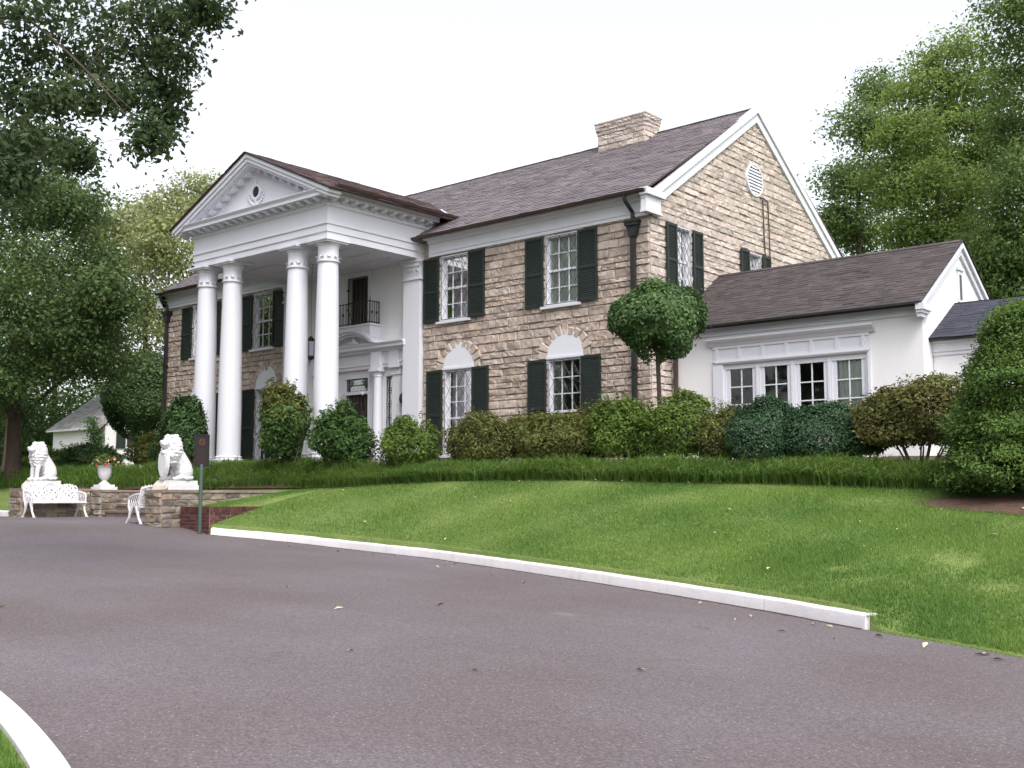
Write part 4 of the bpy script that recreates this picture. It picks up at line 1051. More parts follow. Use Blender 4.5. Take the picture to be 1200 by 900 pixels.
# side wing -----------------------------------------------------------
WY = YF + .85
GWp = dict(P=(XC, WY, 0), U=(1, 0, 0), N=(0, -1, 0)); WL = 6.12; WRY, WRZ, WEZ = YF + 3.2, 5.70, 3.96
we = YF + .50
wsl = np.array([0, WRY - we, WRZ - WEZ]); WSL = np.linalg.norm(wsl); wsl /= WSL
WB = WY + 2 * (WRY - WY)
wgl = [(1.44, 2.32), (2.32, 3.19), (3.19, 4.06), (4.06, 4.92)]
m = MB(**GWp); m.wall(.01, WL, .3, 4.02, -.3, 0, [(1.44, 4.92, 1.55, 3.05)])
m.box(WL - .3, WL, -(WB - WY), -.3, .3, 4.02); m.box(.01, WL - .3, -(WB - WY), -(WB - WY) + .3, .3, 4.02)
q = MB(P=(XC, 0, 0), U=(0, 1, 0), N=(1, 0, 0)); q.prism([(WY, 4.02), (WB, 4.02), (WRY, 4.02 + (WRY - WY) * wsl[2] / wsl[1] - .03)], WL - .3, WL)
wingwall = merged(m, q).build('wing_wall', MT['stucco'], house)
m = MB(); 
for s_, y_ in ((1, we), (-1, 2 * WRY - we)):
    sv = np.array([0, s_ * wsl[1], wsl[2]]); nn = np.array([0, -s_ * wsl[2], wsl[1]])
    q = [np.array([XC + .02, y_, WEZ]), np.array([XC + WL + .1, y_, WEZ]), np.array([XC + WL + .1, y_, WEZ]) + sv * WSL, np.array([XC + .02, y_, WEZ]) + sv * WSL]
    i = len(m.v); m.v += [p - nn * .09 for p in q] + [p - nn * .004 for p in q]
    m.f += [tuple(i + a for a in f) for f in [(0, 3, 2, 1), (4, 5, 6, 7), (0, 1, 5, 4), (1, 2, 6, 5), (2, 3, 7, 6), (3, 0, 4, 7)]]
wr = m.build('wing_roof', MT['iron'], house)
m = MB()
for s_, y_, sd_ in ((1, we - .03, 41), (-1, 2 * WRY - we + .03, 42)):
    shingles(m, (XC + .02, y_, WEZ - .01), (1, 0, 0), np.array([0, s_ * wsl[1], wsl[2]]), WL + .12, WSL + .03, expo=.135, wid=.24, lift=.014, seed=sd_)
for k in range(26):
    a = XC + .05 + k * .237; i = len(m.v)
    m.v += [np.array(p) for p in ((a, WRY - .12, WRZ - .035), (a + .23, WRY - .12, WRZ - .035), (a + .23, WRY, WRZ + .035), (a, WRY, WRZ + .035), (a + .23, WRY + .12, WRZ - .035), (a, WRY + .12, WRZ - .035))]
    m.f += [(i, i + 1, i + 2, i + 3), (i + 3, i + 2, i + 4, i + 5)]
m.build('shingles', MT['shingle'], wr)
m = MB(**GWp)
m.prism_u([(0, 3.74), (.045, 3.74), (.045, 3.80), (.03, 3.81), (.03, 3.94), (.31, 3.94), (.31, 3.955), (0, 3.98)], .05, WL + .02)
m.build('wing_cornice', MT['white'], house)
m = MB(P=(XC, 0, 0), U=(0, 1, 0), N=(1, 0, 0))
tt = wsl[2] / wsl[1]
for s_ in (-1, 1):
    def pz(d, off): return (WRY + s_ * d, WRZ - .02 - d * tt - off)
    dm = WRY - we - .02
    m.prism([pz(0, .03), pz(dm, .03), pz(dm - .05, .30), pz(0, .30)], WL, WL + .06); m.prism([pz(0, .03), pz(dm, .03), pz(dm - .03, .14), pz(0, .14)], WL + .06, WL + .12)
for y0, y1 in ((we - .02, WY + .12), (WB - .12, 2 * WRY - we + .02)):
    m.box(y0, y1, WL - .02 if False else WL, WL + .17, 3.80, 3.93); m.box(y0 + .03, y1 - .03, WL, WL + .13, 3.74, 3.80); m.box(y0 + .06, y1 - .05, WL, WL + .09, 3.66, 3.74)
m.build('wing_rake_board', MT['white'], house)
m = MB(P=(XC + WL, 0, 0), U=(0, 1, 0), N=(1, 0, 0)); m.box(WRY - .16, WRY + .16, 0, .03, 4.30, 5.02); m.box(WRY - .2, WRY + .2, 0, .06, 5.02, 5.08); gv = m.build('gable_vent', MT['white'], house)
m = MB(P=(XC + WL, 0, 0), U=(0, 1, 0), N=(1, 0, 0)); m.box(WRY - .07, WRY + .07, .03, .034, 4.36, 4.93); m.build('vent_opening', MT['lamp'], gv)
m = MB(**GWp); m.box(.05, WL + .08, .335, .395, 3.925, 3.97); m.build('gutter', MT['iron'], house)
# the wide window and its surround
m = MB(**GWp)
m.prism_u([(0, 3.48), (.06, 3.48), (.10, 3.54), (.15, 3.57), (.20, 3.62), (.20, 3.655), (0, 3.67)], 1.08, 5.12)
m.box(1.18, 4.98, 0, .05, 3.42, 3.48)
m.box(1.18, 4.98, 0, .025, 3.08, 3.42)
for k in range(7): x = 1.28 + k * .595; m.box(x - .035, x + .035, .025, .055, 3.16, 3.42)
m.box(1.18, 4.98, .025, .055, 3.12, 3.16)
m.prism_u([(0, 3.05), (.05, 3.05), (.08, 3.09), (.08, 3.118), (0, 3.118)], 1.24, 4.98)
for u in (1.22, 4.94): m.box(u - .04 if u < 3 else u, u + .22 if u < 3 else u + .06, 0, .05, 1.5, 3.05)
m.box(1.15, 5.02, -.05, .12, 1.45, 1.54)
m.build('window_surround', MT['white'], house)
for k, (a, b) in enumerate(wgl):
    m = MB(**GWp); n = -.06
    m.box(a, a + .05, n - .05, n + .05, 1.55, 3.05); m.box(b - .05, b, n - .05, n + .06, 1.55, 3.05); m.box(a + .05, b - .05, n - .05, n + .05, 2.93, 3.05); m.box(a + .05, b - .05, n - .05, n + .05, 1.55, 1.68)
    s0, s1 = a + .05, b - .05
    m.box(s0, s0 + .10, n - .02, n + .03, 1.68, 2.93); m.box(s1 - .10, s1, n - .02, n + .03, 1.68, 2.93)
    g0, g1 = s0 + .10, s1 - .10
    m.box((g0 + g1) / 2 - .014, (g0 + g1) / 2 + .014, n - .012, n + .018, 1.68, 2.93)
    for z in (2.51, 2.10): m.box(g0, g1, n - .011, n + .017, z - .014, z + .014)
    wn_ = m.build('casement_window', MT['white'], house)
    m = MB(**GWp); m.box(g0, g1, n - .003, n + .003, 1.68, 2.93); m.build('pane', MT['glass'], wn_)
    if k == 3:
        m = MB(**GWp); kk = 26
        pts = [(s0 + (s1 - s0) * j / kk, -.13 + .02 * math.sin(j * 1.7), zz) for zz in (1.6, 3.0) for j in range(kk + 1)]
        m.add(pts, [(j, j + 1, j + kk + 2, j + kk + 1) for j in range(kk)]); m.build('curtain', MT['curtain'], wn_)
# downspout in the corner
m = MB(**GWp); m.box(.13, .22, .03, .11, .5, 3.80); m.tube([(.175, .32, 3.9), (.175, .25, 3.8), (.175, .08, 3.6)], .045, 6); m.build('downspout', MT['copper'], house)
# lower wing beyond
m = MB(P=(XC + WL, 0, 0)); y0, y1, zz0 = YF + 1.40, YF + 4.2, 3.18
m.box(0.01, 7.5, y0, y1, .2, zz0); low = m.build('annex_wall', MT['stucco'], house)
m = MB(P=(XC + WL, YF + 1.40, 0), U=(1, 0, 0), N=(0, -1, 0)); m.prism_u([(0, 2.92), (.03, 2.92), (.03, 2.98), (.06, 3.0), (.06, 3.18), (.12, 3.20), (.12, 3.26), (0, 3.26)], .005, 7.5); m.build('annex_cornice', MT['white'], house)
ay, az, ary, arz = YF + 1.17, 3.28, YF + 2.8, 4.22
asl = np.array([0, ary - ay, arz - az]); AL = np.linalg.norm(asl); asl /= AL
m = MB(P=(XC + WL, 0, 0), U=(0, 1, 0), N=(1, 0, 0)); m.prism([(ay, az - .06), (2 * ary - ay, az - .06), (2 * ary - ay, az - .02), (ary, arz - .02), (ay, az - .02)], .005, 7.6); ar = m.build('annex_roof', MT['iron'], house)
m = MB()
for s_, y_ in ((1, ay - .02), (-1, 2 * ary - ay + .02)): shingles(m, (XC + WL + .005, y_, az - .015), (1, 0, 0), np.array([0, s_ * asl[1], asl[2]]), 7.6, AL + .03, expo=.14, wid=.25, lift=.012, seed=52)
m.build('shingles', MT['shingle_blue'], ar)

# ------------------------------------------------------------------ small white outbuilding far left
cx0, cx1, cyf = -59.5, -53.9, 30.0
cottage = thing('cottage', 'small white cottage with grey roof half hidden behind hedges and round clipped tree', 'outbuilding', ((cx0 + cx1) / 2, cyf + 3, 1.1))
m = MB(); m.box(cx0, cx1, cyf, cyf + 6, .1, 3.15); q = MB(P=(0, 0, 0), U=(0, 1, 0), N=(1, 0, 0)); q.prism([(cyf, 3.15), (cyf + 6, 3.15), (cyf + 3, 5.35)], cx0, cx1)
m.v = m.v; merged(m, q).build('wall', MT['stucco'], cottage)
cs_ = np.array([0, 3.3, 2.42]); CL = np.linalg.norm(cs_); cs_ /= CL
m = MB()
for s_, y_ in ((1, cyf - .3), (-1, cyf + 6.3)): shingles(m, (cx0 - .3, y_, 3.02), (1, 0, 0), np.array([0, s_ * cs_[1], cs_[2]]), cx1 - cx0 + .4, CL, expo=.2, wid=.35, seed=61)
m.build('roof', MT['shingle_grey'], cottage)
m = MB(P=(cx1, cyf, 0), U=(0, 1, 0), N=(1, 0, 0)); m.box(1.15, 2.15, 0, .06, 1.95, 2.95); wv = m.build('window', MT['white'], cottage)
m = MB(P=(cx1, cyf, 0), U=(0, 1, 0), N=(1, 0, 0)); m.box(1.22, 1.64, .06, .065, 2.02, 2.88); m.box(1.67, 2.08, .06, .065, 2.02, 2.88); m.build('pane', MT['room'], wv)
for a, b in ((.62, 1.13), (2.17, 2.68)):
    m = MB(P=(cx1, cyf, 0), U=(0, 1, 0), N=(1, 0, 0)); m.box(a, b, .0, .07, 1.95, 2.95); m.build('shutter', MT['shutter'], cottage)
m = MB(); m.box(cx0 + 1.2, cx0 + 3.2, cyf - .04, cyf, 2.2, 2.28); m.box(cx0 - .15, cx1, cyf - .34, cyf - .27, 2.95, 3.04); m.build('fascia', MT['white'], cottage)

for o_ in cottage.children_recursive:
    o_.data.transform(Matrix.Translation((0, 0, .55)))
cottage['label'] = 'small white cottage with grey roof half hidden behind hedges and round clipped tree'
# ------------------------------------------------------------------ stone piers, steps and the brick wall
PT = .125                                                 # top of the low walls
def stone_box(root, x0, x1, y0, y1, zb, zt, seed, faces='FRLB', m='fieldstone', cap=.055, name='wall', **kw):
    b = MB(); b.box(x0 + .02, x1 - .02, y0 + .02, y1 - .02, zb, zt - cap); body = b.build(name, MT['mortar'], root)
    s_ = MB()
    spec = {'F': ((x0 + .02, y0 + .02, 0), (1, 0, 0), (0, -1, 0), x1 - x0 - .04), 'R': ((x1 - .02, y0 + .02, 0), (0, 1, 0), (1, 0, 0), y1 - y0 - .04), 'L': ((x0 + .02, y0 + .02, 0), (0, 1, 0), (-1, 0, 0), y1 - y0 - .04), 'B': ((x0 + .02, y1 - .02, 0), (1, 0, 0), (0, 1, 0), x1 - x0 - .04)}
    for k, fc in enumerate(faces):
        P, U, N, l = spec[fc]; q = MB(P, U, N)
        blocks(q, 0, l, zb, zt - cap, seed=seed + k, **{**dict(hmin=.10, hmax=.2, lmin=.18, lmax=.5, depth=(.015, .045)), **kw}); b = len(s_.v); s_.v += q.v; s_.f += [tuple(i + b for i in f) for f in q.f]
    s_.build('stone_facing', MT[m], body)
    return body
def coping(root, x0, x1, y0, y1, z, seed, along='y'):
    c = MB(); rnd = random.Random(seed); p, e = (y0, y1) if along == 'y' else (x0, x1)
    while p < e - .02:
        q = min(p + rnd.uniform(.35, .6), e); q = e if e - q < .2 else q
        dz = rnd.uniform(-.006, .006)
        if along == 'y': c.box(x0 - .03, x1 + .03, p + .004, q - .004, z - .055, z + dz)
        else: c.box(p + .004, q - .004, y0 - .03, y1 + .03, z - .055, z + dz)
        p = q
    c.build('coping', MT['coping'], root)

pr = thing('stone_wall', 'low grey stone pier wall under the lion with a shield', 'wall', (PIER_R - .33, 14.1, -.6))
stone_box(pr, PIER_R - .66, PIER_R, 13.28, 14.95, -.95, PT, 71); coping(pr, PIER_R - .66, PIER_R, 13.28, 14.95, PT, 72)
pl_ = thing('stone_wall', 'brown stone pier wall behind the full white bench', 'wall', (PIER_L - .35, 14.3, -.5))
stone_box(pl_, PIER_L - .7, PIER_L, 13.4, 15.3, -.8, PT + .06, 75); coping(pl_, PIER_L - .7, PIER_L, 13.4, 15.3, PT + .06, 76)
pu = thing('stone_wall', 'low stone wall carrying the white flower urn beside the steps', 'wall', (-28.1, 15.9, -.4))
stone_box(pu, -28.6, -27.62, 15.32, 16.7, -.8, PT + .03, 79); coping(pu, -28.6, -27.62, 15.32, 16.7, PT + .03, 80)
pv = thing('stone_wall', 'low stone wall on the far side of the garden steps behind the pier', 'wall', (-22.2, 15.9, -.4))
stone_box(pv, -22.6, -21.9, 14.97, 16.7, -.8, PT, 83); coping(pv, -22.6, -21.9, 14.97, 16.7, PT, 84)
sp = thing('garden_steps', 'broad worn stone steps rising between the low stone walls', 'steps', (-24.8, 16.1, -.6))
for k in range(4):
    m = MB(); y = 15.45 + k * .33; z = -.565 + .17 * (k + 1)
    m.box(-27.58, -22.64, y, 17.3, z - .17, z - .05); m.box(-27.59, -22.63, y - .03, 17.3, z - .05, z); m.build('step', MT['concrete'], sp)

bw = thing('brick_wall', 'low dark red brick wall at the end of the white kerb', 'wall', (-20.8, 14.2, -.7))
bx0, bx1, by0, by1, bz0, bz1 = PIER_R + .06, -20.26, 13.72, 15.2, -1.1, -.235
m = MB(); m.box(bx0, bx1 - .01, by0 + .01, by0 + .21, bz0, bz1 - .004); m.box(bx1 - .21, bx1 - .01, by0 + .21, by1, bz0, bz1 - .004); bbod = m.build('wall', MT['brick_mortar'], bw)
m = MB()
for (P, U, N, l, sd_) in (((bx0, by0 + .01, 0), (1, 0, 0), (0, -1, 0), bx1 - bx0 - .01, 1), ((bx1 - .01, by0 + .01, 0), (0, 1, 0), (1, 0, 0), by1 - by0 - .01, 2)):
    rnd = random.Random(sd_); z = bz0; k = 0
    while z < bz1 - .12:
        p = -.1 if k % 2 else 0.0
        while p < l:
            a, b = max(p, 0) + .005, min(p + .205, l) - .005; p += .21
            if b - a > .03:
                q = MB(P, U, N); q.box(a, b, 0, rnd.uniform(.006, .012), z + .005, z + .070); i = len(m.v); m.v += q.v; m.f += [tuple(i + c for c in f) for f in q.f]
        z += .075; k += 1
    p = 0.0
    while p < l:                                          # a row of bricks on edge along the top
        a, b = p + .004, min(p + .1, l) - .004; p += .102
        if b - a > .03:
            q = MB(P, U, N); q.box(a, b, -.205, .014, bz1 - .115, bz1 + rnd.uniform(-.003, .003)); i = len(m.v); m.v += q.v; m.f += [tuple(i + c for c in f) for f in q.f]
m.build('brick_facing', MT['brick'], bbod)

# ------------------------------------------------------------------ the two lions
def lion(x, y, z, shield, label, sx=1, sc=1.07):
    t = thing('lion_statue', label, 'statue', (x, y, z), 'white stone lions on the piers')
    # plinth
    m = MB(); m.box(-.25, .25, .0, .86, 0, .10); m.box(-.225, .225, .03, .82, .10, .19)
    def place(mb): mb.v = [np.array([x + p[0] * sx * sc, y + p[1] * sc * .86, z + p[2] * sc]) for p in mb.v]; return mb
    place(m).build('plinth', MT['statue'], t)
    m = MB(); rr = random.Random(5)
    gx = [-.25, -.15, -.04, .08, .17, .25]; ring_ = [[(u_, -.075 + rr.uniform(-.02, .02), .002) for u_ in gx], [(u_ * .96, -.045 + rr.uniform(-.02, .02), .09 + rr.uniform(-.015, .015)) for u_ in gx], [(u_ * .86, .05 + rr.uniform(-.02, .02), .192) for u_ in gx], [(u_ * .8, .12, .198) for u_ in gx]]
    m.add([p for r_ in ring_ for p in r_], [(j * 6 + i, j * 6 + i + 1, (j + 1) * 6 + i + 1, (j + 1) * 6 + i) for j in range(3) for i in range(5)] + [(0, 6, 12, 18), (5, 23, 17, 11)])
    place(m).build('rough_base', MT['statue_stone'], t)
    b = MB()
    def cap(p0, p1, r0, r1, k=6):
        p0, p1 = np.array(p0), np.array(p1)
        for i in range(k + 1):
            q = i / k; p = p0 + (p1 - p0) * q; r = r0 + (r1 - r0) * q; b.ellipsoid(p, (r, r, r), 12, 8)
    b.ellipsoid((0, .57, .42), (.20, .22, .24), 16, 10)
    cap((0, .52, .52), (0, .30, .80), .205, .19)
    b.ellipsoid((0, .24, .70), (.185, .15, .22), 16, 10)
    for s_ in (-1, 1):
        b.ellipsoid((s_ * .165, .53, .37), (.095, .19, .18), 14, 8); cap((s_ * .18, .42, .26), (s_ * .18, .30, .235), .065, .055, 3); b.ellipsoid((s_ * .18, .25, .225), (.062, .085, .045), 10, 6)
    legs = (-1, 1)
    if shield:
        legs = (-1,)
        cap((.12, .26, .74), (.16, .14, .70), .085, .075, 4); cap((.16, .14, .70), (.09, .02, .755), .07, .055, 4); b.ellipsoid((.07, -.01, .765), (.065, .07, .05), 10, 6)
    for s_ in legs:
        cap((s_ * .12, .23, .70), (s_ * .115, .17, .42), .085, .066); cap((s_ * .115, .17, .42), (s_ * .115, .155, .24), .064, .056, 4); b.ellipsoid((s_ * .115, .11, .225), (.068, .095, .045), 10, 6)
    # head
    b.ellipsoid((0, .20, .97), (.15, .16, .16), 16, 10); b.ellipsoid((0, .06, .955), (.085, .13, .072), 12, 8); b.ellipsoid((0, -.035, .985), (.05, .04, .035), 10, 6); b.ellipsoid((0, .05, .885), (.06, .075, .035), 10, 6)
    for s_ in (-1, 1):
        b.ellipsoid((s_ * .055, .015, .93), (.045, .045, .04), 8, 6); b.ellipsoid((s_ * .065, .085, 1.035), (.04, .035, .022), 8, 6); b.ellipsoid((s_ * .13, .20, 1.075), (.045, .03, .055), 8, 6)
    rr = random.Random(9)
    for ring in range(9):                                 # rows of curls
        zz = 1.10 - ring * .066; n = 17
        rad = [.10, .16, .195, .215, .225, .225, .205, .18, .15][ring]
        for k in range(n):
            a = math.radians(-52 + (284) * (k + (ring % 2) * .5) / n)      # open at the face
            cx_, cy_ = rad * math.cos(a), .27 - .02 * ring * .3 + rad * .95 * math.sin(a)
            if ring > 4 and cy_ > .40: cy_ -= .04
            b.ellipsoid((cx_, cy_, zz + rr.uniform(-.012, .012)), (.038, .04, .042), 9, 6)
    for k in range(5): b.ellipsoid((-.12 + k * .06, .17, 1.095 + .02 * math.sin(k * 1.57)), (.045, .05, .04), 8, 6)
    for k in range(9):                                    # chest tufts
        b.ellipsoid((-.12 + (k % 3) * .12, .09 + .02 * (k // 3), .80 - .085 * (k // 3)), (.055, .045, .055), 8, 6)
    cap((.1, .76, .26), (.21, .66, .24), .035, .035, 5); cap((.21, .66, .24), (.23, .50, .235), .035, .045, 4)
    place(b)
    o = b.build('body_sculpture', MT['statue'], t)
    md = o.modifiers.new('remesh', 'REMESH'); md.mode = 'VOXEL'; md.voxel_size = .010; md.use_smooth_shade = True
    sm = o.modifiers.new('smooth', 'SMOOTH'); sm.factor = .5; sm.iterations = 1
    dg = bpy.context.evaluated_depsgraph_get(); me = bpy.data.meshes.new_from_object(o.evaluated_get(dg)); o.modifiers.clear(); old = o.data; o.data = me; bpy.data.meshes.remove(old)
    o.data.name = 'lion_body'
    o.name = 'body'
    if shield:
        m = MB()
        out = [(-.15, .74), (-.07, .765), (0, .745), (.07, .765), (.15, .74), (.175, .60), (.165, .45), (.12, .33), (.05, .24), (0, .20), (-.05, .24), (-.12, .33), (-.165, .45), (-.175, .60)]
        m.prism([(u + .045, zz) for u, zz in out], -.02, .045); m.prism([(u * .82 + .045, (zz - .48) * .82 + .48) for u, zz in out], -.04, -.02)
        place(m).build('shield', MT['statue'], t)
    return t
lion(PIER_R - .30, 13.46, PT + .006, True, 'white seated lion statue resting a paw on a tall shield')
lion(PIER_L - .32, 13.72, PT + .066, False, 'white seated lion statue on the pier behind the white bench, no shield')

# ------------------------------------------------------------------ benches
def bench(x, y0, face, z, label, L=1.45):
    """ornate cast iron seat against a wall; sits along y, faces +x or -x"""
    t = thing('garden_bench', label, 'bench', (x, y0 + L / 2, z), 'white cast iron benches between the piers')
    f = face
    fr = dict(P=(x, y0, z), U=(0, 1, 0), N=(f, 0, 0))
    m = MB(**fr)
    for k in range(6): n = .12 + k * .072; m.box(.02, L - .02, n, n + .05, .385, .405)
    m.box(.0, L, .535, .565, .36, .412); m.box(0, L, .09, .115, .36, .41)
    for k in range(15): u = .05 + k * (L - .1) / 14; m.box(u - .012, u + .012, .10, .55, .37, .386)
    m.build('seat', MT['bench'], t)
    b = MB(**fr); rr = random.Random(3)
    def top(u): return .79 + .035 * abs(math.sin(u / L * math.pi * 3)) + .06 * math.exp(-((u - L / 2) / .12) ** 2) - .10 * max(0, abs(u - L / 2) - L * .36)
    def lean(zz): return .10 - (zz - .40) * .22
    def leaf(u, zz, a, l, w):
        d = (math.cos(a), math.sin(a)); p = (-d[1], d[0]); pts = []
        for n_ in (-.009, .009):
            for (s_, c_) in ((0, 0), (.3, 1), (.65, .85), (1, 0), (.65, -.85), (.3, -1)):
                uu, z_ = u + d[0] * l * s_ + p[0] * w * c_, zz + d[1] * l * s_ + p[1] * w * c_
                pts.append((uu, lean(z_) + n_ + .012 * s_, z_))
        b.add(pts, [(0, 1, 2, 3, 4, 5), (11, 10, 9, 8, 7, 6)] + [(i, i + 6, (i + 1) % 6 + 6, (i + 1) % 6) for i in range(6)])
    nz = 6
    for j in range(nz):                                   # rows of crossing leaves with small gaps between
        for k in range(19):
            u = L * (k + .5 + (.5 if j % 2 else 0)) / 19.5; zz = .425 + j * .062
            if u > L - .02 or zz > top(u) - .05: continue
            side = 1 if (k + j) % 2 else -1
            leaf(u - side * .035, zz - .01, math.pi / 2 - side * rr.uniform(.55, .8), .125 + rr.uniform(-.02, .02), .027)
            if (k + j) % 3 == 0: leaf(u, zz, math.pi / 2 + side * rr.uniform(.6, 1.2), .09, .02)
    for k in range(6):
        u = L * (k + .5) / 6; b.tube([(u + .09 * math.cos(t), lean(.58 + .11 * math.sin(t)), .58 + .11 * math.sin(t)) for t in np.linspace(0, 2 * math.pi, 17)], .011, 5, False)
    us = np.linspace(.0, L, 50)
    b.tube([(u, lean(top(u)), top(u)) for u in us], .018, 6)
    for k in range(19): u = L * (k + .5) / 19; b.ellipsoid((u, lean(top(u)), top(u) + .012), (.035, .018, .03), 7, 5)
    b.ellipsoid((L / 2, lean(.85), .885), (.05, .02, .04), 8, 6)
    for u in (.0, L): b.tube([(u, lean(.40), .40), (u, lean(.6), .6), (u, lean(top(u)), top(u))], .02, 6)
    b.tube([(0, lean(.42), .42), (L, lean(.42), .42)], .016, 5)
    b.build('backrest', MT['bench'], t)
    for u in (.02, L - .02):                              # side frames: curved arm and leaf-cut legs
        s_ = MB(**fr)
        s_.tube([(u, .09, .66), (u, .25, .655), (u, .42, .62), (u, .53, .58), (u, .56, .52), (u, .54, .41)], [.02, .02, .022, .024, .02, .018], 6)
        for k in range(5): s_.tube([(u, .14 + k * .085, .41), (u, .18 + k * .085, .52), (u, .14 + k * .085, .64 - k * .012)], .012, 4)
        s_.build('armrest', MT['bench'], t)
        for (n0, n1) in ((.46, .62), (.18, .02)):
            s_ = MB(**fr)
            d = 1 if n1 > n0 else -1
            s_.tube([(u, n0 + .06 * d, .39), (u, n0 + .02 * d, .28), (u, n0 + .06 * d, .14), (u, n1, .012)], [.035, .03, .024, .03], 6)
            s_.tube([(u, n0 - .06 * d, .38), (u, n0 - .01 * d, .25), (u, n0 + .05 * d, .12)], [.03, .024, .015], 5)
            for k in range(3): s_.ellipsoid((u, n0 + (.0 + .03 * k) * d, .31 - k * .09), (.014, .045, .035), 7, 5)
            s_.box(u - .03, u + .03, n1 - .03, n1 + .04, .0, .018)
            s_.build('leg', MT['bench'], t)
    return t
bench(PIER_L + .04, 13.40, 1, float(rz(-27.6)) + .005, 'white openwork cast iron bench facing the path, in full view')
bench(PIER_R - .70, 13.22, -1, float(rz(-22.3)) + .005, 'white cast iron bench mostly hidden behind the lion pier', L=1.35)

# ------------------------------------------------------------------ urn, flowers, sign
UX, UYY, UZ = -28.02, 15.62, PT + .036
ur = thing('garden_urn', 'white footed garden urn on the low wall by the steps', 'urn', (UX, UYY, UZ))
m = MB(); m.box(UX - .25, UX + .25, UYY - .25, UYY + .25, 0 + UZ, UZ + .08); m.box(UX - .2, UX + .2, UYY - .2, UYY + .2, UZ + .08, UZ + .14); m.build('foot', MT['statue'], ur)
m = MB(); m.lathe((UX, UYY, UZ), [(.15, .14), (.14, .17), (.075, .22), (.065, .26), (.11, .30), (.155, .36), (.175, .46), (.185, .60), (.225, .635), (.235, .66), (.215, .665), (.17, .62), (.1, .55)], 24); m.build('bowl', MT['statue'], ur, 40)

SX, SY = -20.28, 13.5; SZ = float(rz(SX))
sg_ = thing('post_sign', 'dark notice board on a thin green post before the brick wall', 'sign', (SX, SY, SZ))
m = MB(); m.lathe((SX, SY, SZ), [(.042, -.05), (.042, 1.45), (.03, 1.47)], 10); m.build('post', MT['post'], sg_, 40)
th = math.atan2(-.55, .84)                                # the board is turned towards the drive
su = np.array([math.cos(th + math.pi / 2), math.sin(th + math.pi / 2), 0]); sn_ = np.array([math.cos(th), math.sin(th), 0])
SP = dict(P=(SX, SY, SZ), U=su, N=sn_)
m = MB(**SP); m.box(-.135, .135, -.02, .025, 1.44, 2.08); bo = m.build('board', MT['sign'], sg_)
m = MB(**SP)
for (a, b, c, d) in ((-.155, -.13, 1.42, 2.10), (.13, .155, 1.42, 2.10), (-.13, .13, 1.42, 1.445), (-.13, .13, 2.075, 2.10)): m.box(a, b, -.03, .035, c, d)
m.build('frame', MT['sign'], bo)
m = MB(**SP); ringv(m, 0, 1.94, .035, .07, .025, .03, 20); ringv(m, 0, 1.94, .0, .018, .025, .03, 10)
m.build('emblem', MT['sign_orange'], bo); m = MB(**SP)
for k in range(6): m.box(-.10 + .01 * (k % 2), .10 - .015 * (k % 3), .025, .0265, 1.50 + k * .055, 1.507 + k * .055)
m.build('lettering', MT['sign_orange'], bo)

# ------------------------------------------------------------------ growing things
def unit(n, g):
    v = g.normal(size=(n, 3)); return v / np.linalg.norm(v, axis=1, keepdims=True)

def fast_mesh(name, V, quads, m, parent=None, extra=None):
    """V (N,4,3) separate quads -> one mesh"""
    off = ORIGIN[root_of(parent)] if parent is not None else np.zeros(3)
    V = V - off
    n, k = V.shape[0], V.shape[1]
    me = bpy.data.meshes.new(name)
    me.vertices.add(n * k); me.vertices.foreach_set('co', V.astype(np.float32).ravel())
    me.loops.add(n * k); me.loops.foreach_set('vertex_index', np.arange(n * k, dtype=np.int32))
    me.polygons.add(n); me.polygons.foreach_set('loop_start', np.arange(0, n * k, k, dtype=np.int32)); me.polygons.foreach_set('loop_total', np.full(n, k, dtype=np.int32))
    me.materials.append(m); me.update(calc_edges=True); me.validate()
    o = bpy.data.objects.new(name, me); C.objects.link(o)
    if parent is not None: o.parent = parent
    return o

def leaf_quads(pos, nrm, size, g, aspect=.5, jitter=.35, fold=.12):
    n = len(pos)
    a = unit(n, g); a -= nrm * (a * nrm).sum(1, keepdims=True); a /= np.linalg.norm(a, axis=1, keepdims=True) + 1e-9
    b = np.cross(nrm, a)
    s = size * (1 + g.uniform(-jitter, jitter, (n, 1))); w = s * aspect * .5
    dn = nrm * s * fold
    return np.stack([pos - a * s * .5, pos + b * w + a * s * .06 + dn, pos + a * s * .5, pos - b * w + a * s * .06 + dn], 1)

def limb(mb, p0, p1, r0, r1, g, k=6, n=6, sag=.0):
    p0, p1 = np.array(p0, float), np.array(p1, float); L = np.linalg.norm(p1 - p0)
    pts, rs = [], []
    off = g.normal(size=3) * L * .05
    for i in range(n + 1):
        t = i / n; p = p0 + (p1 - p0) * t + off * math.sin(math.pi * t) + np.array([0, 0, 1]) * L * sag * math.sin(math.pi * t)
        pts.append(p); rs.append(r0 + (r1 - r0) * t ** .8)
    mb.tube(pts, rs, k, True)
    return pts

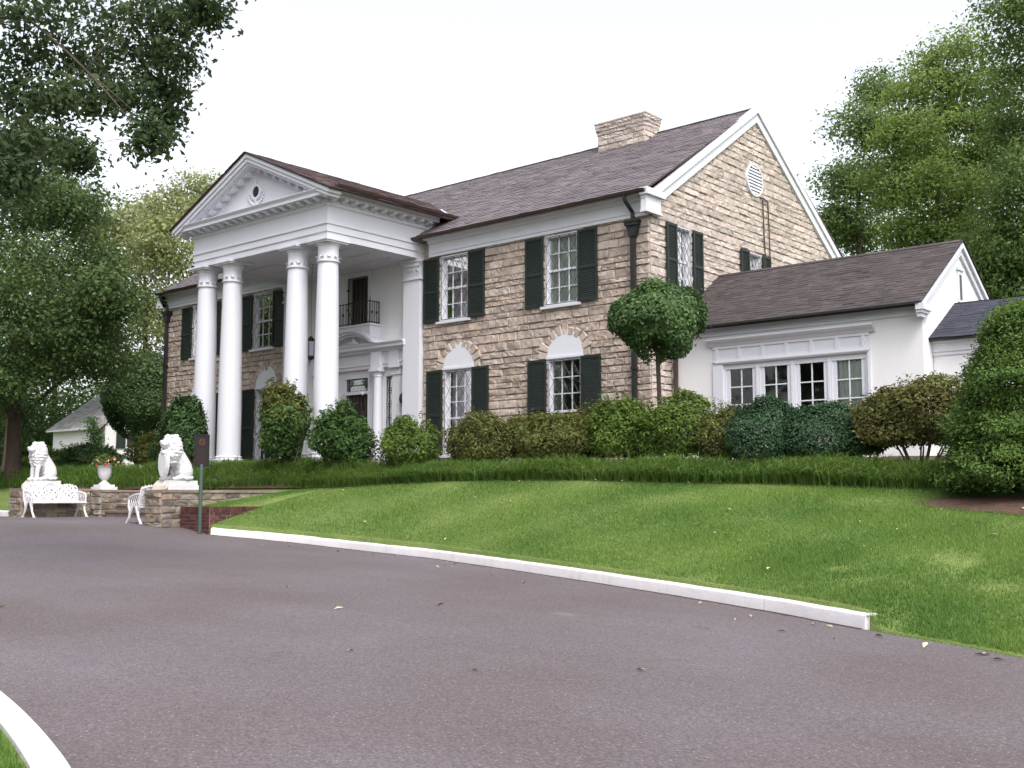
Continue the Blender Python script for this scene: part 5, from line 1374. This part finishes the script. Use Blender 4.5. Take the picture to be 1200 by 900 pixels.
def tree(label, base, lobes, trunk_r, leaf, key, per_lobe, crl, leaves, name='tree', group=None, cat='tree', aspect=.55, seed=1, fork=.45, up=.55, flat=.5, trunk_top=None, bark='bark', hollow=.35, limb_k=.22, twig=4):
    """lobes: list of (centre, (rx, ry, rz)); crown = leaf clusters scattered through the lobes, limbs reach into each"""
    g = np.random.default_rng(seed)
    t = thing(name, label, cat, tuple(base), group)
    cs_, ls_ = [], []
    base = np.array(base, float)
    tops = np.array([c for c, r in lobes], float)
    tz = trunk_top if trunk_top is not None else base[2] + (tops[:, 2].max() - base[2]) * .8
    mb = MB()
    ax = np.array([tops[:, 0].mean(), tops[:, 1].mean()]) * .35 + base[:2] * .65
    spine = []
    for i in range(9):
        q = i / 8; spine.append(np.array([base[0] + (ax[0] - base[0]) * q ** 1.5 + .12 * math.sin(q * 5 + seed) * trunk_r * 4, base[1] + (ax[1] - base[1]) * q ** 1.5, base[2] - .15 + (tz - base[2]) * q]))
    mb.tube(spine, [trunk_r * (1.35 if i == 0 else 1.0) * (1 - .82 * (i / 8) ** 1.1) for i in range(9)], 10)
    P = []; Nr = []; grown = []
    for li, (c, r) in enumerate(lobes):
        c = np.array(c, float); r = np.array(r, float) * np.ones(3)
        h = np.clip((c[2] - base[2]) * fork / max(tz - base[2], .1), .18, .92); k = int(round(h * 8)); sp = spine[min(k, 8)]
        lr = max(.022, trunk_r * limb_k * (1 - .5 * h) * 1.6)
        # a limb starts from the nearest limb already grown, or from the trunk
        best, bd = sp, np.linalg.norm(sp - c)
        for q in grown:
            dq = np.linalg.norm(q[0] - c) * 1.25
            if dq < bd and q[1] > lr * .5: best, bd, lr = q[0], dq, min(lr, q[1] * .75)
        pts = limb(mb, best, c, lr, lr * .30, g, 6, 6, .05)
        for i_, q in enumerate(pts[2:]): grown.append((q, lr * (1 - .11 * (i_ + 2))))
        n = per_lobe
        d = unit(n, g); rad = (hollow + (1 - hollow) * g.random((n, 1)) ** .55)
        cc = c + d * rad * r
        for j in range(0, n, twig):
            q = pts[int(g.integers(3, 7))]; limb(mb, q, cc[j], max(lr * .22, .008), .005, g, 4, 3)
        m = leaves
        cl = np.repeat(cc, m, 0); e = g.normal(size=(n * m, 3)) * crl * np.array([1, 1, flat])
        P.append(cl + e)
        out = (cl + e - c) / r; out /= np.linalg.norm(out, axis=1, keepdims=True) + 1e-9
        nv = unit(n * m, g) * .8 + out * .45 + np.array([0, 0, up]); nv /= np.linalg.norm(nv, axis=1, keepdims=True); Nr.append(nv)
    mb.build('trunk', MT[bark], t, 60)
    P = np.concatenate(P); Nr = np.concatenate(Nr)
    fast_mesh('crown', leaf_quads(P, Nr, leaf, g, aspect), None, LEAF[key], t)
    return t

def lob(lst, d, depth=1.0, gseed=0):
    """crown lobes from (px, py, half width px, half height px) of the photo, d metres away, spread in depth"""
    g = np.random.default_rng(gseed); out = []
    for (px, py, rx, ry) in lst:
        dd = d + g.uniform(-depth, depth); c = at(px, py, dd); s = dd / F_PX
        out.append((c, (rx * s, rx * s, ry * s)))
    return out

def base_at(px, d):
    p = at(px, 581, d); return (p[0], p[1], gh(p[0], p[1]) - .05)

# the big shade tree by the left wall, with its trunk in view
tree('large dark green oak on the left lawn with its dark trunk in view', base_at(13, 38), lob([
    (-10, 450, 70, 30), (60, 415, 70, 34), (115, 415, 46, 34), (-70, 430, 80, 50), (30, 385, 84, 42), (105, 365, 54, 38),
    (-50, 340, 110, 60), (40, 320, 76, 50), (102, 310, 48, 40), (125, 345, 30, 30), (20, 250, 90, 50), (80, 245, 50, 36), (-60, 240, 100, 70), (30, 190, 70, 40), (-50, 475, 50, 22)], 38, 2.6, 3),
    .27, .145, 'oak', 40, .42, 92, seed=21, group=None, fork=.6)
# woods behind on the left
tree('pale yellow green tree rising beside the porch gable', base_at(232, 60), lob([
    (228, 228, 38, 28), (205, 250, 36, 28), (245, 265, 36, 40), (200, 300, 40, 36), (235, 330, 44, 44), (215, 375, 36, 34), (250, 395, 40, 40), (185, 275, 28, 26), (240, 440, 46, 40)], 60, 2, 5), .26, .21, 'far', 40, .48, 56, seed=22, group='woodland trees behind the house')
tree('yellow green tree between the oak and the porch gable', base_at(165, 64), lob([
    (160, 255, 34, 28), (140, 300, 44, 36), (175, 320, 44, 40), (150, 365, 52, 40), (190, 360, 40, 36), (195, 440, 44, 36), (165, 410, 46, 40), (120, 270, 30, 26)], 64, 2, 6), .28, .22, 'far', 40, .5, 56, seed=23, group='woodland trees behind the house')
for k, (px, d, lst, key, lab) in enumerate([
    (60, 72, [(40, 470, 70, 40), (90, 430, 60, 40), (20, 410, 60, 45), (70, 500, 60, 30), (120, 480, 40, 30), (60, 360, 60, 40)], 'mid', 'mid green tree standing behind the cottage roof'),
    (-30, 66, [(-20, 470, 60, 45), (10, 500, 45, 30), (-50, 420, 60, 45), (0, 440, 45, 40), (-20, 350, 60, 50)], 'understory', 'dark tree behind the oak trunk at the left edge'),
    (8, 58, [(20, 260, 70, 50), (70, 300, 60, 50), (90, 350, 50, 50), (40, 350, 80, 50), (80, 395, 60, 46), (-30, 300, 70, 60), (20, 410, 70, 36), (100, 400, 40, 34), (60, 230, 60, 40)], 'oak', 'tall dark tree filling in close behind the big oak'),
    (190, 78, [(185, 470, 46, 36), (200, 500, 40, 26), (165, 445, 40, 30), (215, 455, 30, 30)], 'mid', 'green tree showing between the cottage and the house corner')]):
    tree(lab, base_at(px, d), lob(lst, d, 2.5, 30 + k), .26, .26, key, 36, .6, 46, seed=40 + k, group='woodland trees behind the house')

# trees on the right behind the side wing
tree('tall blue green tree beside the stone gable', base_at(1015, 54), lob([
    (1030, 105, 26, 26), (1008, 150, 34, 30), (1040, 160, 34, 34), (992, 210, 30, 26), (1020, 220, 40, 34), (980, 255, 22, 18), (1000, 275, 34, 24), (1040, 275, 46, 34), (1060, 330, 60, 40)], 54, 1.6, 51), .3, .19, 'mid', 28, .46, 92, seed=51, group='trees behind the side wing')
tree('broad bright green tree rising over the wing roof', base_at(1110, 46), lob([
    (1120, 70, 50, 36), (1085, 110, 46, 34), (1150, 110, 50, 40), (1065, 165, 46, 34), (1120, 165, 56, 40), (1170, 175, 50, 40), (1050, 215, 46, 30), (1100, 225, 56, 34), (1150, 235, 56, 34), (1115, 200, 60, 34), (1098, 142, 50, 34), (1145, 195, 50, 34), (1075, 270, 50, 26), (1130, 280, 50, 30), (1100, 330, 70, 40)], 46, 2, 52), .34, .165, 'right', 34, .42, 105, seed=52, group='trees behind the side wing')
tree('dark leafy tree at the right edge above the small blue roof', base_at(1265, 38), lob([
    (1195, 30, 46, 40), (1240, 60, 60, 50), (1215, 105, 46, 40), (1190, 165, 36, 34), (1230, 190, 56, 46), (1195, 235, 46, 34), (1240, 270, 60, 46), (1190, 290, 44, 34), (1175, 325, 40, 26), (1220, 340, 60, 40), (1180, -20, 40, 40)], 38, 1.6, 53), .3, .15, 'rightdark', 32, .40, 98, seed=53, group='trees behind the side wing')
tree('low dark tree directly behind the wing gable peak', base_at(1150, 42), lob([
    (1150, 300, 40, 30), (1185, 330, 46, 34), (1130, 330, 44, 30), (1170, 370, 60, 40), (1215, 370, 60, 40)], 42, 1.2, 54), .2, .15, 'rightdark', 34, .40, 86, seed=54, group='trees behind the side wing')

# the near tree whose boughs hang into the top left corner; its trunk stands left of the view on the grass island
tree('near oak whose dark boughs hang into the sky at top left', (-13.8, 1.4, float(rz(-13.8)) + .05), lob([
    (30, 20, 60, 40), (100, 18, 55, 38), (165, 20, 48, 34), (215, 18, 34, 26), (243, 14, 16, 16), (165, 66, 42, 24), (198, 100, 24, 24), (190, 135, 20, 20), (172, 165, 14, 20), (205, 60, 26, 20), (150, 108, 28, 18),
    (50, 72, 52, 28), (110, 62, 40, 26), (18, 112, 34, 26), (60, 118, 36, 18), (105, 116, 28, 14), (20, 158, 34, 20), (58, 172, 34, 16), (92, 182, 16, 10), (10, 205, 28, 22), (-60, 60, 80, 60), (-70, 160, 70, 50), (-40, 230, 50, 40), (90, -60, 110, 50), (230, -50, 60, 36), (-80, -60, 90, 60)], 14.5, 1.3, 61),
    .24, .10, 'bough', 17, .15, 40, seed=61, fork=.55, trunk_top=5.4, up=.3, flat=.75, hollow=.2, aspect=.5, limb_k=.30, twig=6)

# ---- the grove across the drive, beside and behind the viewer (unseen, added to shade the porch front and darken the panes)
GROVE = [(-43, -1, 18, 'tall unseen shade tree added across the drive beyond the oak'), (-34, -3, 19, 'tall unseen shade tree added across the drive facing the porch'), (-25, -6, 19, 'tall unseen shade tree added across the drive facing the stone front')]
for k, (x, y, h, lab) in enumerate(GROVE):
    gg = np.random.default_rng(300 + k); z = float(rz(x))
    tree(lab, (x, y, z - .1), [((x + gg.uniform(-4, 4), y + gg.uniform(-3.5, 3.5), z + gg.uniform(.2, 1) * h), (3.4, 3.4, 2.4)) for _ in range(20)], .34, .5, 'mid', 34, .8, 22, seed=310 + k, group='unseen shade trees across the drive')

# ---- shrubs
def shrub(label, x, y, top, rx, ry, key, leaf, n, name='shrub', cat='shrub', group='shrubs in the bed before the house', seed=1, lumps=24, base=None, open_=.0, aspect=.5, legs=0, shoots=120, tipkey=None, up=.4, square=1.0, amp=.42, taper=0.0):
    g = np.random.default_rng(seed + 500)
    z0 = gh(x, y) if base is None else base
    if key in ('azalea', 'azalea_green', 'bronze'): rx *= 1.1
    t = thing(name, label, cat, (x, y, z0), group); n = int(n * 1.9)
    lo = z0 + legs; H = top - lo; c = np.array([x, y, lo + H * .48]); r = np.array([rx, ry, H * .55])
    L = unit(lumps, g); L[:, 2] = np.abs(L[:, 2]) * 1.1 - .25
    L /= np.linalg.norm(L, axis=1, keepdims=True); la = g.uniform(.4, 1, lumps) * amp
    d = unit(n, g); d[:, 2] = np.where(d[:, 2] < -.6, -d[:, 2], d[:, 2])
    dots = d @ L.T
    bump = (la * np.exp((dots - 1) * 22)).sum(1)
    rad = (.86 + np.minimum(bump, amp * 1.2) - amp * .25) * (1 - np.where(g.random(n) < .3, g.uniform(.1, .45, n), np.abs(g.normal(0, .09 + open_, n))))
    if square != 1.0: d = np.sign(d) * np.abs(d) ** square; d /= np.linalg.norm(d, axis=1, keepdims=True)
    p = c + d * rad[:, None] * r
    if taper: k = np.clip((p[:, 2] - lo) / H, 0, 1)[:, None]; p[:, :2] = c[:2] + (p[:, :2] - c[:2]) * (1 + taper * (.5 - k))
    p[:, 2] = np.maximum(p[:, 2], z0 + .02)
    p += g.normal(size=(n, 3)) * .02
    if shoots:                                            # young shoots standing out of the clipped mass
        sd_ = unit(shoots, g); sd_[:, 2] = np.abs(sd_[:, 2]) * .8 + .15; sd_ /= np.linalg.norm(sd_, axis=1, keepdims=True)
        sl_ = g.uniform(.08, .26, shoots); m_ = 16; tt_ = g.random((shoots, m_, 1))
        sp_ = (c + sd_ * r * .9)[:, None] + (sd_ * .6 + np.array([0, 0, .6]) + unit(shoots, g) * .3)[:, None] * tt_ * sl_[:, None, None] + g.normal(size=(shoots, m_, 3)) * .022
        p = np.concatenate([p, sp_.reshape(-1, 3)]); d = np.concatenate([d, np.repeat(sd_, m_, 0)]); n = len(p)
    leaf = leaf * 1.15; nv = d * .75 + unit(n, g) * .7 + np.array([0, 0, up]); nv /= np.linalg.norm(nv, axis=1, keepdims=True)
    q = leaf_quads(p, nv, leaf, g, aspect, .55)
    if tipkey:
        f = (p[:, 2] - lo) / H + g.normal(0, .15, n); hi = f > .78
        fast_mesh('foliage', q[~hi], None, LEAF[key], t); fast_mesh('new_growth', q[hi], None, LEAF[tipkey], t)
    else: fast_mesh('foliage', q, None, LEAF[key], t)
    mb = MB()
    for k in range(9):
        a = g.uniform(0, 2 * math.pi); q0 = np.array([x + .12 * math.cos(a) * rx, y + .12 * math.sin(a) * ry, z0 - .03]); q1 = c + np.array([rx * .65 * math.cos(a), ry * .65 * math.sin(a), r[2] * g.uniform(-.1, .6)])
        limb(mb, q0, q1, .022, .008, g, 5, 4, .03)
    mb.build('stems', MT['twig'], t)
    return t
SB = [
    # label, x, y, top, rx, ry, key, leaf, n, extra
    ('dark round shrub in front of the leftmost column, behind the notice board', -27.55, 17.75, 2.72, .62, .6, 'hedge', .075, 5200, dict(taper=.1)),
    ('tall shrub with yellow green tips covering the foot of the second pair of columns', -22.75, 17.6, 2.74, .64, .62, 'nandina', .085, 5600, dict(tipkey='nandina_tip', open_=.09, amp=.5, aspect=.4, taper=-.1, shoots=150)),
    ('feathery green shrub in front of the front door', -20.75, 17.75, 2.10, .70, .66, 'nandina', .08, 5600, dict(open_=.1, amp=.5, aspect=.4, shoots=150, taper=-.05)),
    ('olive green mounded shrub below the wall lamp and pilaster', -18.85, 18.25, 1.70, .70, .66, 'azalea_green', .055, 6500, {}),
    ('brownish green mound under the lower window nearest the porch', -16.85, 18.4, 1.70, .74, .66, 'azalea', .052, 6500, {}),
    ('dark gap shrub set back between two brownish mounds', -16.0, 19.2, 1.75, .62, .6, 'azalea', .052, 4800, {}),
    ('wide brown tinged mound under the window beside the topiary', -14.55, 18.35, 1.62, .86, .7, 'azalea', .052, 8000, {}),
    ('taller olive shrub peeping over the wide brown mound', -14.2, 19.3, 1.86, .72, .62, 'azalea', .052, 6000, {}),
    ('bright green shrub just left of the topiary trunk', -13.05, 18.6, 1.95, .72, .66, 'azalea_green', .055, 7000, dict(amp=.28)),
    ('bright green shrub with upright shoots right of the topiary trunk', -11.7, 18.6, 1.93, .74, .66, 'azalea_green', .055, 7000, dict(amp=.3)),
    ('low brownish shrub touching the blue green juniper balls', -10.65, 18.55, 1.58, .55, .55, 'azalea', .05, 5200, {}),
    ('left one of the two blue green clipped junipers', -9.66, 18.3, 1.72, .70, .64, 'juniper', .04, 12000, dict(amp=.24, lumps=40, square=.95, shoots=12)),
    ('right one of the two blue green clipped junipers', -8.62, 18.55, 1.63, .84, .66, 'juniper', .04, 12000, dict(amp=.24, lumps=40, square=.95, shoots=12)),
    ('thin reddish shrub between the right juniper ball and the bronze bush', -8.05, 18.9, 1.50, .45, .45, 'bronze', .05, 2600, dict(open_=.12)),
    ('large bronze green bush with bare stems below the white wing wall', -6.95, 18.6, 1.86, 1.0, .76, 'bronze', .055, 11500, dict(legs=.16, open_=.05, amp=.4)),
    ('dark green bush behind the bronze bush against the annex', -5.6, 19.6, 1.78, .8, .6, 'azalea', .055, 6000, {}),
    ('dark green shrub by the annex wall beyond the conifer', -3.6, 19.6, 1.7, .9, .7, 'hedge', .055, 6500, {}),
    ('olive mounded shrub against the annex past the conifer', -1.6, 19.4, 1.45, .85, .7, 'azalea', .055, 6500, {}),
    ('dark rounded bush behind the left lion near the cottage', -37.9, 20.5, 1.80, 1.5, .9, 'hedge', .08, 7500, {}),
    ('brown green rounded bush behind the flower urn', -35.5, 22.0, 2.15, 1.35, .9, 'azalea', .08, 7000, {}),
    ('loose bush with pale leaves behind the lion with the shield', -31.6, 20.2, 2.15, .9, .8, 'hedge', .075, 5600, dict(open_=.08)),
    ('yellow green low bush beside the oak trunk', -42.0, 21.5, 1.75, 1.5, 1.0, 'azalea_green', .08, 6500, {}),
]
for k, (lab, x, y, top, rx, ry, key, leaf, n, ex) in enumerate(SB): shrub(lab, x, y, top, rx, ry, key, leaf, n, seed=k, **ex)

# clipped round trees on a stem
def topiary(label, x, y, zc, r, rz_, key, leaf, n, seed, fork=True, tr=.05):
    g = np.random.default_rng(seed); z0 = gh(x, y)
    t = thing('topiary_tree', label, 'topiary tree', (x, y, z0), 'clipped round trees')
    c = np.array([x, y, zc]); d = unit(n, g)
    L = unit(30, g); dots = d @ L.T; bump = np.minimum((g.uniform(.02, .26, 30) * np.exp((dots - 1) * 20)).sum(1), .24)
    rad = (.82 + bump) * (1 - np.where(g.random(n) < .3, g.uniform(.1, .5, n), np.abs(g.normal(0, .06, n))))
    p = c + d * rad[:, None] * np.array([r, r, rz_]); p[:, 2] = np.where(d[:, 2] < 0, zc + (p[:, 2] - zc) * (.62 + .25 * np.sin(3.1 * np.arctan2(d[:, 1], d[:, 0]) + seed)), p[:, 2])
    p += np.where(g.random((n, 1)) < .08, g.normal(size=(n, 3)) * .07, 0)
    nv = d * .9 + unit(n, g) * .6 + np.array([0, 0, .25]); nv /= np.linalg.norm(nv, axis=1, keepdims=True)
    fast_mesh('crown', leaf_quads(p, nv, leaf, g, .55), None, LEAF[key], t)
    mb = MB(); top = np.array([x + .02, y, zc - rz_ * .4]); f = np.array([x - .03, y, zc - rz_ * .55])
    mb.tube([(x, y, z0 - .05), (x + .03, y, z0 + .6), f], [tr * 1.2, tr, tr * .9], 8)
    for a in range(4): limb(mb, f, c + np.array([r * .5 * math.cos(a * 1.6 + .4), r * .5 * math.sin(a * 1.6 + .4), rz_ * .1]), tr * .7, .015, g, 6, 5)
    mb.build('trunk', MT['bark'], t, 60)
topiary('round clipped topiary tree on a slim trunk by the downspout', -12.5, 19.2, 3.56, .99, 1.04, 'holly', .078, 24000, 71)
topiary('dark round clipped tree before the cottage at the house corner', -41.3, 24.4, 3.75, 1.65, 2.1, 'holly', .13, 19000, 72, tr=.11)

# big lumpy conifer at the right edge
def conifer(label, x, y, top, r, seed):
    g = np.random.default_rng(seed); z0 = gh(x, y)
    t = thing('conifer', label, 'conifer', (x, y, z0))
    H = top - z0; P = []; N_ = []
    tuft = 1700
    LA = np.stack([g.uniform(0, 6.28, 75), g.random(75) ** 1.1, g.uniform(.12, .38, 75)], 1)   # boughs that stand out as shelves
    for k in range(tuft):
        h = g.random() ** 1.15; a = g.uniform(0, 2 * math.pi)
        da = np.abs((LA[:, 0] - a + math.pi) % (2 * math.pi) - math.pi); bm = (LA[:, 2] * np.exp(-(da / .34) ** 2 - ((LA[:, 1] - h) / .05) ** 2)).sum() * (1.1 - .6 * h)
        prof = (1 - h ** 1.5) ** .70 * r * .78 * (.78 + .22 * min(1, h / .08)) + min(bm, .42)
        rr = prof * (1 - (g.uniform(.1, .5) if g.random() < .25 else abs(g.normal(0, .07))))
        c = np.array([x + rr * math.cos(a), y + rr * math.sin(a), z0 + .06 + h * H * .97])
        m = 66; out = np.array([math.cos(a), math.sin(a), .35]); out /= np.linalg.norm(out)
        e = g.normal(size=(m, 3)) * np.array([.085, .085, .05]); P.append(c + e + out * np.abs(g.normal(0, .05, (m, 1))))
        nv = unit(m, g) * .7 + out * .5 + np.array([0, 0, .5]); N_.append(nv / np.linalg.norm(nv, axis=1, keepdims=True))
    P = np.concatenate(P); P[:, 2] = np.maximum(P[:, 2], z0 + .03)
    fast_mesh('foliage', leaf_quads(P, np.concatenate(N_), .052, g, .45), None, LEAF['yew'], t)
    mb = MB(); mb.tube([(x, y, z0 - .1), (x, y, z0 + H * .5), (x, y, top - .2)], [.09, .06, .015], 8)
    for k in range(26):
        h = g.uniform(.05, .85); a = g.uniform(0, 6.28); rr = (1 - h ** 1.6) ** .62 * r * .8; limb(mb, (x, y, z0 + h * H * .8), (x + rr * math.cos(a), y + rr * math.sin(a), z0 + h * H + .1), .025, .007, g, 5, 3)
    mb.build('trunk', MT['bark'], t, 60)
conifer('big lumpy bright green conifer bush in a mulch patch at the lawn edge', CONIFER[0], CONIFER[1], 2.74, 1.22, 81)

# ---- strap-leaved border along the top of the bank
def blades(x, y, h, g, width, lean_s):
    n = len(x); z = ground_h(x, y); a = g.uniform(0, 2 * np.pi, n); d = np.stack([np.cos(a), np.sin(a), np.zeros(n)], 1); s = np.stack([-np.sin(a), np.cos(a), np.zeros(n)], 1)
    p0 = np.stack([x, y, z - .01], 1); ln = np.abs(g.normal(lean_s, lean_s * .6, n))[:, None]
    hh = h[:, None]; up = np.array([0, 0, 1.0])
    pts = [p0, p0 + up * hh * .5 + d * hh * ln * .28, p0 + up * hh * .86 + d * hh * ln * .72, p0 + up * hh * (1 - .25 * ln) + d * hh * ln * 1.25]
    ws = [width, width * .95, width * .7, width * .12]
    out = []
    for i in range(3):
        out.append(np.stack([pts[i] - s * ws[i], pts[i] + s * ws[i], pts[i + 1] + s * ws[i + 1], pts[i + 1] - s * ws[i + 1]], 1))
    return np.stack(out, 1)                                # (n,3,4,3)
def ribbon_mesh(name, B, m):
    n = B.shape[0]
    V = np.stack([B[:, 0, 0], B[:, 0, 1], B[:, 1, 0], B[:, 1, 1], B[:, 2, 0], B[:, 2, 1], B[:, 2, 3], B[:, 2, 2]], 1).reshape(-1, 3)
    q = np.array([[0, 1, 3, 2], [2, 3, 5, 4], [4, 5, 7, 6]])
    F = (np.arange(n)[:, None, None] * 8 + q[None]).reshape(-1, 4)
    me = bpy.data.meshes.new(name); me.vertices.add(len(V)); me.vertices.foreach_set('co', V.astype(np.float32).ravel())
    me.loops.add(F.size); me.loops.foreach_set('vertex_index', F.astype(np.int32).ravel()); me.polygons.add(len(F)); me.polygons.foreach_set('loop_start', np.arange(0, F.size, 4, dtype=np.int32)); me.polygons.foreach_set('loop_total', np.full(len(F), 4, dtype=np.int32))
    me.materials.append(m); me.update(calc_edges=True); me.validate()
    o = bpy.data.objects.new(name, me); C.objects.link(o); return o
g = np.random.default_rng(90)
n = 72000
bxx = np.concatenate([g.uniform(-26, 5, int(n * .78)), g.uniform(-46, -26, n - int(n * .78))]); bc = np.round(bxx / .22) * .22 + g.normal(0, .05, n)
byy = CREST + .05 + g.random(n) * (1.05 + .35 * ss(-18, -22, bxx)) + .06 * np.sin(bxx * 1.3)
bh = .37 * (1 + .12 * np.sin(bxx * 2.1) + g.normal(0, .17, n)) * np.clip(.75 + (byy - CREST) * .5, .7, 1.08)
lp = struct(ribbon_mesh('border_grass', blades(bc * .6 + bxx * .4, byy, np.maximum(bh, .1), g, .0075, .75), MT['liriope']), 'stuff')
tag(lp, 'dense dark green border of strap leaved grass edging the planted bed', 'border grass')

# ---- lawn blades
BARE = []
for px_, py_, r_ in ((1010, 655, .5), (1170, 658, .45), (985, 640, .3), (1120, 640, .3), (740, 640, .4), (600, 625, .5), (820, 660, .3), (470, 600, .6)):
    d_ = {1010: 12.3, 1170: 11.5, 985: 13, 1120: 12.6, 740: 15, 600: 16, 820: 14, 470: 19.5}[px_]; p_ = at(px_, py_, d_); BARE.append((p_[0], p_[1], r_))
def lawn_blades(n, x0, x1, seed, lo=.02, hi=.052):
    g = np.random.default_rng(seed)
    x = g.uniform(x0, x1, n * 3); e = edge(x); y = e + np.where(x < -4.6, .17, .03) + g.random(n * 3) ** 1.0 * (CREST + .1 - e - .17)
    d = x * FWD_H[0] + y * FWD_H[1]; lat = x * FWD_H[1] - y * FWD_H[0]
    area = (CREST - e)
    keep = (g.random(n * 3) < np.clip(area / 7.0, 0, 1) * np.clip((12.0 / np.maximum(d, 6)) ** 1.3, 0, 1)) & (d > 5) & (lat > -d * .52) & (lat < d * .52 + 6)
    cx_, cy_ = CONIFER[0] + .1, CONIFER[1] - .9
    keep &= ((x - cx_) / 1.15) ** 2 + ((y - cy_) / .63) ** 2 > 1
    # worn thin patches
    thin = np.zeros(len(x))
    for (bx_, by_, br_) in BARE: thin = np.maximum(thin, np.exp(-(((x - bx_) / br_) ** 2 + ((y - by_) / (br_ * .55)) ** 2)))
    keep &= g.random(n * 3) > thin * .8
    x, y = x[keep], y[keep]; n = len(x); z = ground_h(x, y)
    a = g.uniform(0, 6.283, n); h = g.uniform(lo, hi, n) * (1 + .35 * np.sin(x * 1.9 + 1) * np.sin(y * 2.6)); w = g.uniform(.003, .006, n); ln = g.uniform(.1, .9, n)
    s = np.stack([-np.sin(a), np.cos(a), 0 * a], 1) * w[:, None]; p = np.stack([x, y, z], 1); tip = p + np.stack([np.cos(a) * h * ln, np.sin(a) * h * ln, h], 1)
    return fast_mesh('lawn_grass', np.stack([p - s, p + s, tip], 1), None, MT['blade'])
lg = struct(lawn_blades(360000, -21.2, 7.5, 91), 'stuff'); tag(lg, 'short mown bright green grass on the bank above the kerb', 'grass')
g = np.random.default_rng(92)
ig = []
nx = 26000
x = g.uniform(-8.5, -2.9, nx); yb = np.interp(x, [p[0] for p in isp[:60]], [p[1] for p in isp[:60]]); y = yb - .22 - g.random(nx) ** 2 * 1.6
a = g.uniform(0, 6.283, nx); h = g.uniform(.02, .05, nx); s = np.stack([-np.sin(a), np.cos(a), 0 * a], 1) * .004; p = np.stack([x, y, rz(x) + .11], 1); tip = p + np.stack([np.cos(a) * h * .5, np.sin(a) * h * .5, h], 1)
lg2 = struct(fast_mesh('island_grass', np.stack([p - s, p + s, tip], 1), None, MT['blade']), 'stuff'); tag(lg2, 'grass inside the curved white kerb at lower left', 'grass')

# ---- undergrowth closing the view on the left
g = np.random.default_rng(95); P = []; N_ = []
for k in range(420):
    px = g.uniform(-160, 225); d = g.uniform(66, 92); c = at(px, 581, d); zz = gh(c[0], c[1]); c = np.array([c[0], c[1], zz + abs(g.normal(0, 2.2))]); m = 34
    P.append(c + g.normal(size=(m, 3)) * np.array([.8, .8, .5])); nv = unit(m, g) + np.array([0, 0, .5]); N_.append(nv / np.linalg.norm(nv, axis=1, keepdims=True))
ug = struct(fast_mesh('undergrowth', leaf_quads(np.concatenate(P), np.concatenate(N_), .42, g, .6), None, LEAF['understory']), 'stuff'); tag(ug, 'dark wooded undergrowth far behind the cottage', 'undergrowth')

# ---- flowers in the urn
pf = thing('potted_flowers', 'mixed red and orange flowers with green leaves growing in the urn', 'flowers', (UX, UYY, UZ + .60))
g = np.random.default_rng(97)
d = unit(700, g); d[:, 2] = np.abs(d[:, 2]); p = np.array([UX, UYY, UZ + .64]) + d * np.array([.36, .36, .34]) * (g.random((700, 1)) ** .4); nv = d * .6 + unit(700, g) * .7 + np.array([0, 0, .4]); nv /= np.linalg.norm(nv, axis=1, keepdims=True)
fast_mesh('foliage', leaf_quads(p, nv, .075, g, .6), None, LEAF['pot'], pf)
for (key, nn, sd_) in (('flower_red', 15, 1), ('flower_pale', 9, 2)):
    gg = np.random.default_rng(sd_ + 200); d = unit(nn, gg); d[:, 2] = np.abs(d[:, 2]) * .8; d[:, 0] += .2; c = np.array([UX, UYY, UZ + .66]) + d * np.array([.36, .36, .26])
    cc = np.repeat(c, 6, 0) + gg.normal(size=(nn * 6, 3)) * .014; fast_mesh('blossoms', leaf_quads(cc, unit(nn * 6, gg), .05, gg, .8), None, MT[key], pf)
mb = MB()
for k in range(14):
    a = k * .449 * 2; limb(mb, (UX + .05 * math.cos(a), UYY + .05 * math.sin(a), UZ + .56), (UX + .22 * math.cos(a), UYY + .22 * math.sin(a), UZ + .80), .006, .004, g, 4, 3)
mb.build('stems', MT['twig'], pf)

# ---- dry leaves on the lawn and the drive
g = np.random.default_rng(99); P = []
for k in range(90):
    px, py = g.uniform(430, 1195), g.uniform(570, 770); d = 12
    x = g.uniform(-20, 0); y = float(edge(x)) + g.uniform(.2, 5); P.append((x, y, gh(x, y) + .045))
for k in range(46):
    x = g.uniform(-18, -1); y = g.uniform(3.6, 9) if k % 4 == 0 else float(edge(x)) - abs(g.normal(0, .5)) - .03; P.append((x, y, float(rz(x)) + .012))
P = np.array(P); nv = unit(len(P), g) * .35 + np.array([0, 0, 1.0]); nv /= np.linalg.norm(nv, axis=1, keepdims=True)
dl = struct(fast_mesh('fallen_leaves', leaf_quads(P, nv, .085, g, .4, .5), None, MT['deadleaf']), 'stuff'); tag(dl, 'scattered dry pale leaves on the lawn and drive', 'fallen leaves')

# ---- creeper on the cottage corner
vn = thing('climbing_vine', 'thin grey green creeper climbing the corner of the white cottage', 'vine', (cx1 - .2, cyf - .08, 1.0))
g = np.random.default_rng(120); P = []
mb = MB(); 
for k in range(5): limb(mb, (cx1 - .9 + k * .2, cyf - .1, .8), (cx1 - 1.2 + k * .35, cyf - .16, 3.2 + .25 * k), .025, .01, g, 5, 6)
mb.build('stems', MT['twig'], vn)
n_ = 1500; hh = g.random(n_) ** .8; px_ = cx1 - .55 + g.normal(0, .45, n_) * (1 - .3 * hh); P = np.stack([px_, cyf - .12 - np.abs(g.normal(0, .14, n_)) - np.where(hh > .75, .25, 0), 1.0 + hh * 3.1], 1)
nv = unit(n_, g) * .6 + np.array([0, -.6, .3]); nv /= np.linalg.norm(nv, axis=1, keepdims=True)
fast_mesh('foliage', leaf_quads(P, nv, .13, g, .6), None, LEAF['hedge'], vn)
